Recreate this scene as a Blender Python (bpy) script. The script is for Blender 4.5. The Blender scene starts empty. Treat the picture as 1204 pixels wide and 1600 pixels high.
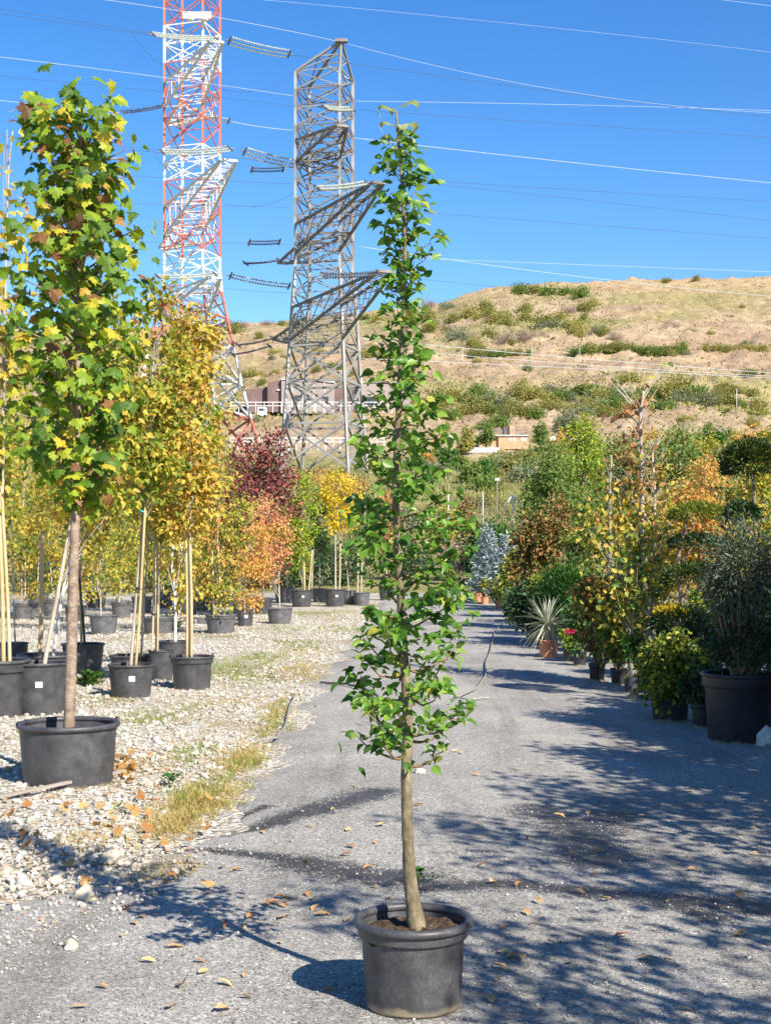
import bpy, math, random
import numpy as np
from mathutils import Matrix, Vector
from math import radians, sin, cos, pi

# ------------------------------------------------------------------ camera, world, sun, exposure
S = bpy.context.scene
COL = S.collection
F, CX, HY, HC = 2200.0, 602.0, 860.0, 1.73      # focal length (photo px), centre column, horizon row, eye height (m)
cam = bpy.data.objects.new('camera', bpy.data.cameras.new('camera'))
COL.objects.link(cam)
cam.location = (0, 0, HC)
cam.rotation_euler = (radians(90), 0, 0)
cam.data.sensor_fit = 'VERTICAL'
cam.data.sensor_height = 24
cam.data.lens = 24 * F / 1600
cam.data.shift_y = (HY - 800) / 1600
cam.data.clip_start = 0.1
cam.data.clip_end = 4000
S.camera = cam

SUN_EL = 36.5
SUN_H = Vector((0.59, -0.81)).normalized()
world = bpy.data.worlds.new('World'); S.world = world; world.use_nodes = True
wn = world.node_tree.nodes; wl = world.node_tree.links
sky = wn.new('ShaderNodeTexSky'); sky.sky_type = 'NISHITA'; sky.sun_disc = False
sky.sun_elevation = radians(SUN_EL); sky.sun_rotation = math.atan2(SUN_H.x, SUN_H.y)
sky.air_density = 1.0; sky.dust_density = 0.2; sky.ozone_density = 3.0; sky.altitude = 300
hsv = wn.new('ShaderNodeHueSaturation'); hsv.inputs['Saturation'].default_value = 1.33; hsv.inputs['Hue'].default_value = 0.508
bg = wn['Background']; bg.inputs['Strength'].default_value = 0.102
wl.new(sky.outputs[0], hsv.inputs['Color']); wl.new(hsv.outputs[0], bg.inputs['Color'])
sun = bpy.data.objects.new('sun', bpy.data.lights.new('sun', 'SUN')); COL.objects.link(sun)
sun.data.energy = 5.0; sun.data.angle = radians(0.53); sun.data.color = (1.0, 0.93, 0.82)
sdir = Vector((SUN_H.x * cos(radians(SUN_EL)), SUN_H.y * cos(radians(SUN_EL)), sin(radians(SUN_EL))))
sun.rotation_euler = (-sdir).to_track_quat('-Z', 'Y').to_euler()
sun.location = (20, -30, 40)
S.view_settings.view_transform = 'Standard'; S.view_settings.look = 'None'
S.view_settings.gamma = 1.0; S.view_settings.use_curve_mapping = False
S.view_settings.exposure = 0.95

R = np.random.default_rng(7)
rnd = random.Random(11)

def W(px, py, d):                      # point of the place seen at photo pixel (px,py) at depth d
    return np.array([(px - CX) / F * d, d, HC + (HY - py) / F * d])
def G(px, py):                         # the same for the flat ground
    d = F * HC / (py - HY)
    return np.array([(px - CX) / F * d, d])

# ------------------------------------------------------------------ node helpers
def newmat(name):
    m = bpy.data.materials.new(name); m.use_nodes = True
    nt = m.node_tree; nt.nodes.clear()
    out = nt.nodes.new('ShaderNodeOutputMaterial')
    return m, nt, out
class NT:
    def __init__(s, nt): s.nt = nt
    def n(s, t, **kw):
        nd = s.nt.nodes.new(t)
        for k, v in kw.items(): setattr(nd, k, v)
        return nd
    def l(s, a, b): s.nt.links.new(a, b)
    def noise(s, vec, scale, detail=4, rough=0.55, dist=0.0):
        nd = s.n('ShaderNodeTexNoise'); nd.inputs['Scale'].default_value = scale
        nd.inputs['Detail'].default_value = detail; nd.inputs['Roughness'].default_value = rough
        nd.inputs['Distortion'].default_value = dist
        if vec is not None: s.l(vec, nd.inputs['Vector'])
        return nd.outputs['Fac']
    def voro(s, vec, scale, out='Color', feature='F1'):
        nd = s.n('ShaderNodeTexVoronoi', feature=feature); nd.inputs['Scale'].default_value = scale
        s.l(vec, nd.inputs['Vector']); return nd.outputs[out]
    def ramp(s, fac, stops, interp='LINEAR'):
        nd = s.n('ShaderNodeValToRGB'); cr = nd.color_ramp; cr.interpolation = interp
        while len(cr.elements) < len(stops): cr.elements.new(0.5)
        for e, (p, c) in zip(cr.elements, stops):
            e.position = p
            e.color = (c, c, c, 1) if isinstance(c, (int, float)) else (*c, 1)
        s.l(fac, nd.inputs['Fac']); return nd.outputs['Color']
    def mix(s, fac, a, b, blend='MIX'):
        nd = s.n('ShaderNodeMix', data_type='RGBA', blend_type=blend)
        for sock, v in ((nd.inputs[0], fac), (nd.inputs[6], a), (nd.inputs[7], b)):
            if isinstance(v, (int, float)): sock.default_value = v
            elif isinstance(v, tuple): sock.default_value = (*v, 1)
            else: s.l(v, sock)
        return nd.outputs[2]
    def math(s, op, a, b=0.0):
        nd = s.n('ShaderNodeMath', operation=op)
        for i, v in ((0, a), (1, b)):
            if isinstance(v, (int, float)): nd.inputs[i].default_value = v
            else: s.l(v, nd.inputs[i])
        return nd.outputs[0]
    def coord(s, which='Object'): return s.n('ShaderNodeTexCoord').outputs[which]
    def pos(s): return s.n('ShaderNodeNewGeometry').outputs['Position']
    def bump(s, h, strength=0.4, dist=0.01):
        nd = s.n('ShaderNodeBump'); nd.inputs['Strength'].default_value = strength
        nd.inputs['Distance'].default_value = dist; s.l(h, nd.inputs['Height']); return nd.outputs[0]
    def bsdf(s, col, rough=0.8, normal=None, spec=0.3, metal=0.0):
        b = s.n('ShaderNodeBsdfPrincipled')
        for k, v in (('Base Color', col), ('Roughness', rough), ('Specular IOR Level', spec), ('Metallic', metal)):
            if isinstance(v, (int, float)): b.inputs[k].default_value = v
            elif isinstance(v, tuple): b.inputs[k].default_value = (*v, 1)
            else: s.l(v, b.inputs[k])
        if normal is not None: s.l(normal, b.inputs['Normal'])
        return b

def leafmat(name, stops, rough=0.5, trans=0.35, tcol=1.25, spec=0.35):
    m, nt, out = newmat(name); t = NT(nt)
    rpi = t.n('ShaderNodeNewGeometry').outputs['Random Per Island']
    oi = t.n('ShaderNodeObjectInfo').outputs['Random']
    f = t.math('FRACT', t.math('ADD', rpi, oi))
    c = t.ramp(f, stops)
    nz = t.noise(t.coord(), 60, 2)
    c = t.mix(0.35, c, t.mix(1.0, c, t.ramp(nz, [(0.3, 0.6), (0.7, 1.35)]), 'MULTIPLY'))
    b = t.bsdf(c, rough, spec=spec)
    tr = t.n('ShaderNodeBsdfTranslucent')
    tc = t.mix(1.0, c, (tcol * 1.05, tcol, tcol * 0.55), 'MULTIPLY'); t.l(tc, tr.inputs['Color'])
    mx = t.n('ShaderNodeMixShader'); mx.inputs[0].default_value = trans
    t.l(b.outputs[0], mx.inputs[1]); t.l(tr.outputs[0], mx.inputs[2]); t.l(mx.outputs[0], out.inputs[0])
    return m
def noisemat(name, stops, scale=6, detail=5, rough=0.8, bump=0.0, bscale=None, spec=0.3, coord='Object', metal=0.0, stretch=None, bdist=0.01):
    m, nt, out = newmat(name); t = NT(nt)
    v = t.coord(coord)
    if stretch:
        mp = t.n('ShaderNodeMapping'); mp.inputs['Scale'].default_value = stretch; t.l(v, mp.inputs[0]); v = mp.outputs[0]
    c = t.ramp(t.noise(v, scale, detail), stops)
    nrm = t.bump(t.noise(v, bscale or scale * 4, 4), bump, bdist) if bump else None
    b = t.bsdf(c, rough, nrm, spec, metal); t.l(b.outputs[0], out.inputs[0])
    return m
def islandmat(name, stops, rough=0.85, bump=0.3, bscale=40, spec=0.25):
    m, nt, out = newmat(name); t = NT(nt)
    rpi = t.n('ShaderNodeNewGeometry').outputs['Random Per Island']
    oi = t.n('ShaderNodeObjectInfo').outputs['Random']
    c = t.ramp(t.math('FRACT', t.math('ADD', rpi, oi)), stops)
    nz = t.noise(t.coord(), bscale, 4)
    c = t.mix(1.0, c, t.ramp(nz, [(0.3, 0.7), (0.7, 1.15)]), 'MULTIPLY')
    b = t.bsdf(c, rough, t.bump(nz, bump, 0.01), spec); t.l(b.outputs[0], out.inputs[0])
    return m

# ------------------------------------------------------------------ mesh helpers
def to_mesh(name, V, faces, smooth=False, mat=None):
    """V (n,3); faces: list of integer arrays (m,k)"""
    me = bpy.data.meshes.new(name)
    V = np.asarray(V, dtype=np.float32)
    faces = [np.asarray(f, dtype=np.int32) for f in faces if len(f)]
    me.vertices.add(len(V)); me.vertices.foreach_set('co', V.ravel())
    nl = sum(f.size for f in faces); npol = sum(len(f) for f in faces)
    me.loops.add(nl); me.polygons.add(npol)
    me.loops.foreach_set('vertex_index', np.concatenate([f.ravel() for f in faces]))
    tot = np.concatenate([np.full(len(f), f.shape[1], dtype=np.int32) for f in faces])
    st = np.concatenate([[0], np.cumsum(tot)[:-1]]).astype(np.int32)
    me.polygons.foreach_set('loop_start', st)
    try: me.polygons.foreach_set('loop_total', tot)
    except Exception: pass
    me.polygons.foreach_set('use_smooth', np.full(npol, bool(smooth)))
    me.update(calc_edges=True)
    if mat: me.materials.append(mat)
    return me
class B:
    """collects shapes into one mesh"""
    def __init__(s): s.V = []; s.F = {}; s.n = 0
    def add(s, V, faces):
        V = np.asarray(V, dtype=float).reshape(-1, 3)
        for f in faces:
            f = np.asarray(f, dtype=np.int64)
            if f.size: s.F.setdefault(f.shape[1], []).append(f + s.n)
        s.V.append(V); s.n += len(V); return s
    def mesh(s, name, mat=None, smooth=False):
        return to_mesh(name, np.concatenate(s.V), [np.concatenate(v) for v in s.F.values()], smooth, mat)
    def tube(s, pts, rad, sides=6, cap=True):
        pts = np.asarray(pts, dtype=float); n = len(pts)
        rad = np.full(n, rad) if np.isscalar(rad) else np.asarray(rad, dtype=float)
        T = np.gradient(pts, axis=0); T /= (np.linalg.norm(T, axis=1)[:, None] + 1e-9)
        ref = np.array([0, 0, 1.0]) if abs(T[:, 2]).mean() < 0.8 else np.array([0, 1.0, 0])
        X = np.cross(T, ref); X /= (np.linalg.norm(X, axis=1)[:, None] + 1e-9); Y = np.cross(T, X)
        a = np.linspace(0, 2 * pi, sides, endpoint=False)
        V = pts[:, None] + rad[:, None, None] * (np.cos(a)[None, :, None] * X[:, None] + np.sin(a)[None, :, None] * Y[:, None])
        i = np.arange(n - 1)[:, None] * sides; j = np.arange(sides)[None]; k = (j + 1) % sides
        q = np.stack([i + j, i + k, i + sides + k, i + sides + j], -1).reshape(-1, 4)
        fs = [q]
        V = V.reshape(-1, 3)
        if cap:
            V = np.vstack([V, pts[0], pts[-1]]); c0, c1 = n * sides, n * sides + 1
            jj = np.arange(sides); kk = (jj + 1) % sides
            fs.append(np.stack([kk, jj, np.full(sides, c0)], -1))
            fs.append(np.stack([(n - 1) * sides + jj, (n - 1) * sides + kk, np.full(sides, c1)], -1))
        return s.add(V, fs)
    def lathe(s, prof, seg=32, loc=(0, 0, 0), wob=0.0):
        prof = np.asarray(prof, dtype=float); n = len(prof)
        a = np.linspace(0, 2 * pi, seg, endpoint=False)
        w = 1 + wob * (np.sin(2 * a + 1.3) + .5 * np.sin(3 * a))
        V = np.stack([prof[:, 0:1] * np.cos(a) * w, prof[:, 0:1] * np.sin(a) * w, np.repeat(prof[:, 1:2], seg, 1)], -1).reshape(-1, 3) + np.asarray(loc)
        i = np.arange(n - 1)[:, None] * seg; j = np.arange(seg)[None]; k = (j + 1) % seg
        return s.add(V, [np.stack([i + j, i + k, i + seg + k, i + seg + j], -1).reshape(-1, 4)])
    def box(s, lo, hi):
        x0, y0, z0 = lo; x1, y1, z1 = hi
        V = [(x0, y0, z0), (x1, y0, z0), (x1, y1, z0), (x0, y1, z0), (x0, y0, z1), (x1, y0, z1), (x1, y1, z1), (x0, y1, z1)]
        return s.add(V, [[(3, 2, 1, 0), (4, 5, 6, 7), (0, 1, 5, 4), (1, 2, 6, 5), (2, 3, 7, 6), (3, 0, 4, 7)]])
def unit(v):
    v = np.asarray(v, dtype=float); return v / (np.linalg.norm(v, axis=-1, keepdims=True) + 1e-9)
def frames(T, N):
    T = unit(T); N = N - (N * T).sum(-1, keepdims=True) * T; N = unit(N)
    return np.cross(T, N), T, N
def scatter(tv, tf, P, T, N, Sz):
    X, T, N = frames(T, N); Sz = np.broadcast_to(np.asarray(Sz, dtype=float), (len(P),))
    V = P[:, None] + Sz[:, None, None] * (tv[None, :, 0:1] * X[:, None] + tv[None, :, 1:2] * T[:, None] + tv[None, :, 2:3] * N[:, None])
    k = len(tv); off = (np.arange(len(P)) * k)[:, None, None]
    return V.reshape(-1, 3), [(np.asarray(f)[None] + off).reshape(-1, np.asarray(f).shape[1]) for f in tf]

T_LEAF = (np.array([(0, 0, 0), (.34, .45, .09), (0, 1, -.05), (-.34, .45, .09)]), [[(0, 1, 2), (0, 2, 3)]])
T_NARROW = (np.array([(0, 0, 0), (.15, .45, .04), (0, 1, 0), (-.15, .45, .04)]), [[(0, 1, 2), (0, 2, 3)]])
T_OVAL = (np.array([(0, 0, 0), (0, .3, -.05), (0, .65, -.07), (0, 1.0, -.20), (.24, .16, .05), (.33, .42, .10), (.19, .76, .02), (-.24, .16, .05), (-.33, .42, .10), (-.19, .76, .02)]),
          [[(0, 4, 1), (4, 5, 1), (5, 2, 1), (5, 6, 2), (6, 3, 2), (0, 1, 7), (7, 1, 8), (8, 1, 2), (8, 2, 9), (9, 2, 3)]])
def maple_template(droop):
    out = [(0, 0), (.16, .02), (.42, -.08), (.36, .12), (.62, .28), (.44, .36), (.40, .52), (.22, .50), (.24, .72), (.10, .74), (0, 1.0)]
    out = out + [(-x, y) for x, y in out[-2:0:-1]]
    V = [(0, .33, .05)] + [(x, y, -droop * (x * x + max(0, y - .3) ** 2) + .03 * math.sin(9 * x + 5 * y)) for x, y in out]
    n = len(out)
    return np.array(V), [[(0, 1 + i, 1 + (i + 1) % n) for i in range(n)]]
ICO_V = None
def ico():
    p = (1 + 5 ** .5) / 2
    v = unit(np.array([(-1, p, 0), (1, p, 0), (-1, -p, 0), (1, -p, 0), (0, -1, p), (0, 1, p), (0, -1, -p), (0, 1, -p), (p, 0, -1), (p, 0, 1), (-p, 0, -1), (-p, 0, 1)]))
    f = np.array([(0, 11, 5), (0, 5, 1), (0, 1, 7), (0, 7, 10), (0, 10, 11), (1, 5, 9), (5, 11, 4), (11, 10, 2), (10, 7, 6), (7, 1, 8), (3, 9, 4), (3, 4, 2), (3, 2, 6), (3, 6, 8), (3, 8, 9), (4, 9, 5), (2, 4, 11), (6, 2, 10), (8, 6, 7), (9, 8, 1)])
    return v, f
def ico2():
    v, f = ico(); v = list(map(tuple, v)); cache = {}; nf = []
    def mid(a, b):
        k = (min(a, b), max(a, b))
        if k not in cache:
            cache[k] = len(v); v.append(tuple(unit(np.array(v[a]) + np.array(v[b]))))
        return cache[k]
    for a, b, c in f:
        x, y, z = mid(a, b), mid(b, c), mid(c, a); nf += [(a, x, z), (b, y, x), (c, z, y), (x, y, z)]
    return np.array(v), np.array(nf)
def stone_template(r, flat=.6, fine=False):
    v, f = ico2() if fine else ico()
    v = v * (1 + r.uniform(-.25, .25, (len(v), 1))) * np.array([1, r.uniform(.65, .95), flat * r.uniform(.8, 1.15)])
    return v, [f]

# ------------------------------------------------------------------ object helpers
def link(name, me, parent=None, loc=None, kind=None, label=None):
    o = bpy.data.objects.new(name, me); COL.objects.link(o)
    if parent is not None: o.parent = parent
    if loc is not None: o.location = loc
    if kind: o['kind'] = kind
    if label: o['label'] = label
    return o
def tag(o, label, cat, group=None):
    o['label'] = label; o['category'] = cat
    if group: o['group'] = group
    return o
def thing(name, label, cat, loc=(0, 0, 0), group=None):
    o = bpy.data.objects.new(name, None); COL.objects.link(o); o.location = loc; o.empty_display_size = .1
    return tag(o, label, cat, group)
def place(o, P, T, N, s):
    X, T, N = frames(np.asarray(T, float)[None], np.asarray(N, float)[None])
    m = Matrix.Identity(4)
    for r in range(3):
        m[r][0], m[r][1], m[r][2], m[r][3] = X[0][r] * s, T[0][r] * s, N[0][r] * s, P[r]
    o.matrix_basis = m
def smooth_path(pts, n):
    pts = np.asarray(pts, dtype=float); t = np.linspace(0, 1, len(pts)); u = np.linspace(0, 1, n)
    out = np.stack([np.interp(u, t, pts[:, i]) for i in range(pts.shape[1])], -1)
    for _ in range(max(1, n // (len(pts) + 1) // 2)):
        out[1:-1] = (out[:-2] + 2 * out[1:-1] + out[2:]) / 4
    return out

# ------------------------------------------------------------------ materials
M = {}
M['pear'] = leafmat('pear_leaf', [(0, (.035, .105, .014)), (.4, (.085, .20, .022)), (.8, (.17, .31, .038)), (.96, (.26, .38, .06)), (1, (.42, .36, .06))], .42, .36, 1.4, .42)
M['pear_tip'] = leafmat('pear_tip_leaf', [(0, (.30, .36, .16)), (1, (.42, .46, .26))], .5, .4)
M['maple'] = leafmat('maple_leaf', [(0, (.05, .115, .013)), (.32, (.12, .22, .02)), (.66, (.25, .36, .026)), (.84, (.46, .45, .035)), (.92, (.60, .42, .05)), (.95, (.34, .16, .05)), (1, (.12, .06, .03))], .5, .42, 1.35)
M['gold'] = leafmat('gold_leaf', [(0, (.20, .22, .03)), (.3, (.45, .38, .05)), (.75, (.68, .50, .10)), (.93, (.62, .33, .08)), (1, (.40, .18, .06))], .55, .4, 1.2)
M['goldgreen'] = leafmat('gold_green_leaf', [(0, (.09, .16, .02)), (.4, (.25, .30, .035)), (.75, (.50, .43, .06)), (1, (.60, .38, .08))], .55, .4)
M['orange'] = leafmat('orange_leaf', [(0, (.45, .32, .05)), (.4, (.66, .40, .10)), (.8, (.62, .28, .10)), (1, (.34, .34, .05))], .55, .4, 1.15)
M['pink'] = leafmat('pink_red_leaf', [(0, (.58, .20, .14)), (.5, (.66, .34, .17)), (1, (.62, .42, .12))], .55, .4, 1.15)
M['burg'] = leafmat('burgundy_leaf', [(0, (.07, .022, .025)), (.6, (.17, .055, .05)), (.88, (.32, .08, .07)), (1, (.55, .14, .12))], .5, .3, 1.1)
M['yellow'] = leafmat('yellow_leaf', [(0, (.45, .42, .03)), (.6, (.72, .55, .03)), (1, (.72, .42, .05))], .55, .4, 1.15)
M['lime'] = leafmat('lime_leaf', [(0, (.10, .20, .02)), (.6, (.26, .36, .03)), (1, (.5, .48, .04))], .55, .4)
M['green'] = leafmat('green_leaf', [(0, (.03, .09, .015)), (.6, (.06, .16, .025)), (1, (.12, .22, .04))], .5, .3)
M['dark'] = leafmat('dark_green_leaf', [(0, (.012, .035, .012)), (.7, (.03, .07, .02)), (1, (.06, .11, .03))], .5, .15)
M['pinegreen'] = leafmat('pine_needle', [(0, (.02, .05, .01)), (.6, (.05, .09, .015)), (1, (.14, .16, .02))], .5, .15)
M['olive'] = leafmat('olive_leaf', [(0, (.05, .075, .045)), (.6, (.10, .13, .08)), (1, (.18, .2, .13))], .5, .2)
M['blue'] = leafmat('blue_spruce_needle', [(0, (.20, .26, .27)), (.6, (.34, .41, .43)), (1, (.46, .52, .53))], .6, .15, 1.0)
M['euon'] = leafmat('variegated_leaf', [(0, (.04, .09, .015)), (.55, (.13, .18, .02)), (.85, (.34, .34, .04)), (1, (.55, .5, .10))], .4, .3)
M['redgreen'] = leafmat('red_green_leaf', [(0, (.06, .10, .02)), (.5, (.16, .13, .03)), (.8, (.34, .15, .06)), (1, (.42, .28, .08))], .5, .3)
M['brown'] = leafmat('dry_brown_leaf', [(0, (.30, .13, .05)), (.6, (.42, .21, .08)), (1, (.55, .34, .16))], .6, .3, 1.0)
M['yucca'] = leafmat('yucca_blade', [(0, (.28, .33, .22)), (.6, (.44, .47, .34)), (1, (.62, .62, .48))], .45, .2, 1.0)
M['bloom'] = leafmat('pink_petal', [(0, (.65, .05, .22)), (1, (.75, .12, .32))], .5, .3, 1.0)
M['fallen'] = leafmat('fallen_leaf', [(0, (.32, .15, .06)), (.5, (.50, .30, .13)), (.85, (.62, .42, .22)), (1, (.36, .12, .05))], .7, .1, 1.0, .15)
M['fallenmaple'] = leafmat('fallen_maple_leaf', [(0, (.28, .12, .045)), (.5, (.46, .26, .09)), (1, (.55, .37, .15))], .7, .15, 1.0, .15)
M['scrub'] = leafmat('scrub_leaf', [(0, (.14, .17, .05)), (.5, (.26, .27, .08)), (1, (.38, .34, .12))], .6, .4)
M['scrubyellow'] = leafmat('yellow_scrub_leaf', [(0, (.19, .22, .06)), (.5, (.33, .32, .09)), (1, (.48, .38, .13))], .6, .4)
M['scrubgrey'] = leafmat('grey_scrub_leaf', [(0, (.17, .20, .12)), (1, (.28, .31, .2))], .6, .4)
M['scrubbare'] = leafmat('bare_twig_scrub', [(0, (.25, .18, .15)), (1, (.38, .29, .24))], .7, .2, 1.0)
M['scrubgreen'] = leafmat('green_scrub_leaf', [(0, (.08, .15, .03)), (.6, (.16, .24, .05)), (1, (.25, .32, .08))], .6, .4)
M['drygrass'] = leafmat('dry_grass_blade', [(0, (.42, .30, .10)), (.6, (.55, .42, .17)), (1, (.30, .28, .07))], .7, .25, 1.0)
M['greengrass'] = leafmat('green_grass_blade', [(0, (.10, .17, .02)), (.6, (.20, .29, .04)), (1, (.40, .36, .08))], .6, .3)
M['reed'] = leafmat('reed_blade', [(0, (.18, .20, .06)), (.5, (.33, .31, .12)), (1, (.46, .40, .20))], .7, .35, 1.0)
M['hillgrass'] = leafmat('hill_grass_blade', [(0, (.30, .215, .12)), (.6, (.44, .33, .19)), (1, (.30, .27, .12))], .8, .35, 1.0, .1)
M['bark'] = noisemat('grey_brown_bark', [(.3, (.13, .09, .06)), (.5, (.25, .19, .13)), (.7, (.36, .29, .21))], 14, 6, .85, .5, 60, stretch=(1, 1, .35))
M['bark_young'] = noisemat('young_bark', [(.25, (.085, .068, .04)), (.5, (.17, .138, .08)), (.72, (.27, .22, .15))], 34, 8, .65, .6, 55, stretch=(1, 1, .55), bdist=.012)
M['bark_maple'] = noisemat('pinkish_bark', [(.3, (.16, .115, .085)), (.5, (.28, .205, .155)), (.7, (.40, .31, .24))], 16, 8, .85, .7, 60, stretch=(1, 1, 1.5), bdist=.015)
M['bark_pale'] = noisemat('pale_bark', [(.3, (.26, .22, .16)), (.5, (.42, .36, .28)), (.7, (.52, .46, .38))], 10, 6, .85, .4, 50, stretch=(1, 1, .4))
M['birch'] = noisemat('white_birch_bark', [(.3, (.12, .10, .09)), (.4, (.6, .57, .53)), (.8, (.75, .72, .68))], 12, 5, .8, .3, 40, stretch=(.5, .5, 2))
M['twig'] = noisemat('orange_brown_twig', [(.3, (.12, .075, .035)), (.7, (.25, .16, .075))], 20, 3, .7)
M['birchgrey'] = noisemat('mottled_grey_bark', [(.3, (.10, .085, .075)), (.45, (.27, .24, .21)), (.75, (.44, .40, .36))], 14, 7, .85, .5, 50, stretch=(.6, .6, 2))
M['stake'] = noisemat('wooden_stake', [(.3, (.42, .31, .18)), (.7, (.60, .48, .32))], 10, 4, .8, .2, 40, stretch=(1, 1, .2))
M['bamboo'] = noisemat('yellow_bamboo', [(.3, (.44, .31, .14)), (.7, (.58, .44, .22))], 10, 4, .6, .1, 40, stretch=(1, 1, .3))
M['soil'] = noisemat('potting_soil', [(.3, (.035, .022, .015)), (.55, (.085, .055, .035)), (.75, (.17, .12, .08))], 30, 6, .95, 1.0, 45, bdist=.03)
M['terra'] = noisemat('terracotta', [(.3, (.42, .16, .08)), (.7, (.58, .27, .15))], 12, 5, .75, .15, 60)
M['tape'] = noisemat('teal_plastic_tie', [(.3, (.03, .35, .33)), (.7, (.06, .45, .42))], 10, 2, .5)
M['white'] = noisemat('white_paper_label', [(.3, (.72, .72, .70)), (.7, (.82, .82, .80))], 8, 2, .6)
M['blackcable'] = noisemat('black_rubber', [(.3, (.03, .03, .03)), (.7, (.07, .07, .065))], 20, 3, .6)
M['hose'] = noisemat('pale_hose', [(.3, (.20, .19, .17)), (.7, (.36, .34, .30))], 20, 3, .6)
M['board'] = noisemat('weathered_board', [(.3, (.20, .17, .14)), (.7, (.34, .30, .26))], 8, 6, .9, .3, 30, stretch=(.3, 3, 3))

def potmat(name, base, dust):
    m, nt, out = newmat(name); t = NT(nt)
    v = t.coord()
    n1 = t.noise(v, 7, 8, .7); n2 = t.noise(v, 90, 3, .7)
    f = t.math('MULTIPLY', t.ramp(n1, [(.38, 0.0), (.72, 1.0)]), t.ramp(n2, [(.35, .25), (.65, 1.0)]))
    c = t.mix(f, base, dust)
    sep = t.n('ShaderNodeSeparateXYZ'); t.l(v, sep.inputs[0])
    zz = t.math('ADD', sep.outputs['Z'], t.math('MULTIPLY', t.math('SUBTRACT', t.noise(v, 14, 4), .5), .09))
    mud = t.ramp(zz, [(.0, 1.0), (.012, .85), (.035, 0.0)])
    c = t.mix(mud, c, (.27, .22, .15))
    # scuffs: stretched scratches
    mp = t.n('ShaderNodeMapping'); mp.inputs['Scale'].default_value = (7, 7, 2.2); mp.inputs['Rotation'].default_value = (.3, .2, .1); t.l(v, mp.inputs[0])
    sc = t.ramp(t.noise(mp.outputs[0], 3, 6, .75, 1.2), [(.66, 0.0), (.76, .55)])
    c = t.mix(sc, c, (.20, .20, .21))
    b = t.bsdf(c, t.ramp(n1, [(.3, .38), (.7, .62)]), t.bump(n2, .12, .004), .5); t.l(b.outputs[0], out.inputs[0])
    return m
M['pot'] = potmat('black_plastic', (.036, .036, .04), (.125, .124, .13))
M['pot_shaded'] = potmat('shaded_black_plastic', (.014, .014, .016), (.04, .04, .044))  # black pot plastic darkened to stand in for shade on the right row
M['potdusty'] = potmat('dusty_black_plastic', (.075, .075, .08), (.21, .21, .215))

def roadmat():
    m, nt, out = newmat('grey_gravel'); t = NT(nt)
    p = t.pos()
    cell = t.voro(p, 125); cell2 = t.voro(p, 60)
    sp = t.n('ShaderNodeSeparateColor'); t.l(cell, sp.inputs[0])
    sp2 = t.n('ShaderNodeSeparateColor'); t.l(cell2, sp2.inputs[0])
    c = t.ramp(sp.outputs[0], [(0, (.175, .163, .143)), (.35, (.28, .264, .235)), (.75, (.36, .34, .305)), (1, (.52, .49, .44))])
    c2 = t.ramp(sp2.outputs[1], [(0, .82), (.8, 1.05), (.95, 1.3), (1, 1.5)])
    c = t.mix(1.0, c, c2, 'MULTIPLY')
    big = t.noise(p, .8, 5); c = t.mix(1.0, c, t.ramp(big, [(.3, .8), (.7, 1.18)]), 'MULTIPLY')
    warm = t.noise(p, .45, 4); c = t.mix(t.ramp(warm, [(.55, 0.0), (.75, .35)]), c, (.36, .31, .25))
    mp = t.n('ShaderNodeMapping'); mp.inputs['Scale'].default_value = (1.5, .14, 1); t.l(p, mp.inputs[0])
    c = t.mix(1.0, c, t.ramp(t.noise(mp.outputs[0], 1.3, 6, .65, .6), [(.3, .72), (.5, 1.0), (.72, 1.16)]), 'MULTIPLY')
    fine = t.noise(p, 5, 6, .7); c = t.mix(t.ramp(fine, [(.56, 0.0), (.72, .45)]), c, (.40, .375, .33))
    # wet stains
    at = t.n('ShaderNodeAttribute', attribute_name='wet')
    wz = t.math('ADD', at.outputs['Fac'], t.math('MULTIPLY', t.math('SUBTRACT', t.noise(p, 9, 7, .8), .5), 1.9))
    wz = t.math('ADD', wz, t.math('MULTIPLY', t.math('SUBTRACT', sp.outputs[2], .5), .55))
    wet = t.ramp(wz, [(.40, 0.0), (.58, 1.0)])
    c = t.mix(t.math('MULTIPLY', wet, .92), c, t.mix(1.0, c, (.11, .11, .12), 'MULTIPLY'))
    h = t.math('ADD', t.math('MULTIPLY', t.voro(p, 125, 'Distance'), -1.0), t.math('MULTIPLY', t.noise(p, 30, 5, .7), 1.2))
    b = t.bsdf(c, t.mix(wet, (.85, .85, .85), (.35, .35, .35)), t.bump(h, .55, .006), .2); t.l(b.outputs[0], out.inputs[0])
    return m
M['road'] = roadmat()
def bedmat():
    m, nt, out = newmat('pale_stony_ground'); t = NT(nt)
    p = t.pos()
    sp = t.n('ShaderNodeSeparateColor'); t.l(t.voro(p, 24), sp.inputs[0])
    c = t.ramp(sp.outputs[0], [(0, (.30, .25, .18)), (.3, (.46, .41, .32)), (.7, (.60, .55, .46)), (1, (.70, .66, .58))])
    dark = t.voro(p, 24, 'Distance'); c = t.mix(1.0, c, t.ramp(dark, [(.45, 1.0), (.8, .62)]), 'MULTIPLY')
    n = t.noise(p, .35, 6, .62)
    c = t.mix(t.ramp(n, [(.5, 0.0), (.62, .75)]), c, t.ramp(t.noise(p, 9, 4), [(.3, (.22, .18, .08)), (.7, (.34, .27, .13))]))
    h = t.math('MULTIPLY', dark, -1.0)
    b = t.bsdf(c, .9, t.bump(h, .9, .03), .2); t.l(b.outputs[0], out.inputs[0])
    return m
M['bed'] = bedmat()
M['ground'] = noisemat('dry_soil', [(.3, (.16, .13, .07)), (.5, (.26, .21, .13)), (.7, (.36, .30, .20))], .6, 8, .95, .6, 10, coord='Object', bdist=.05)
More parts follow.
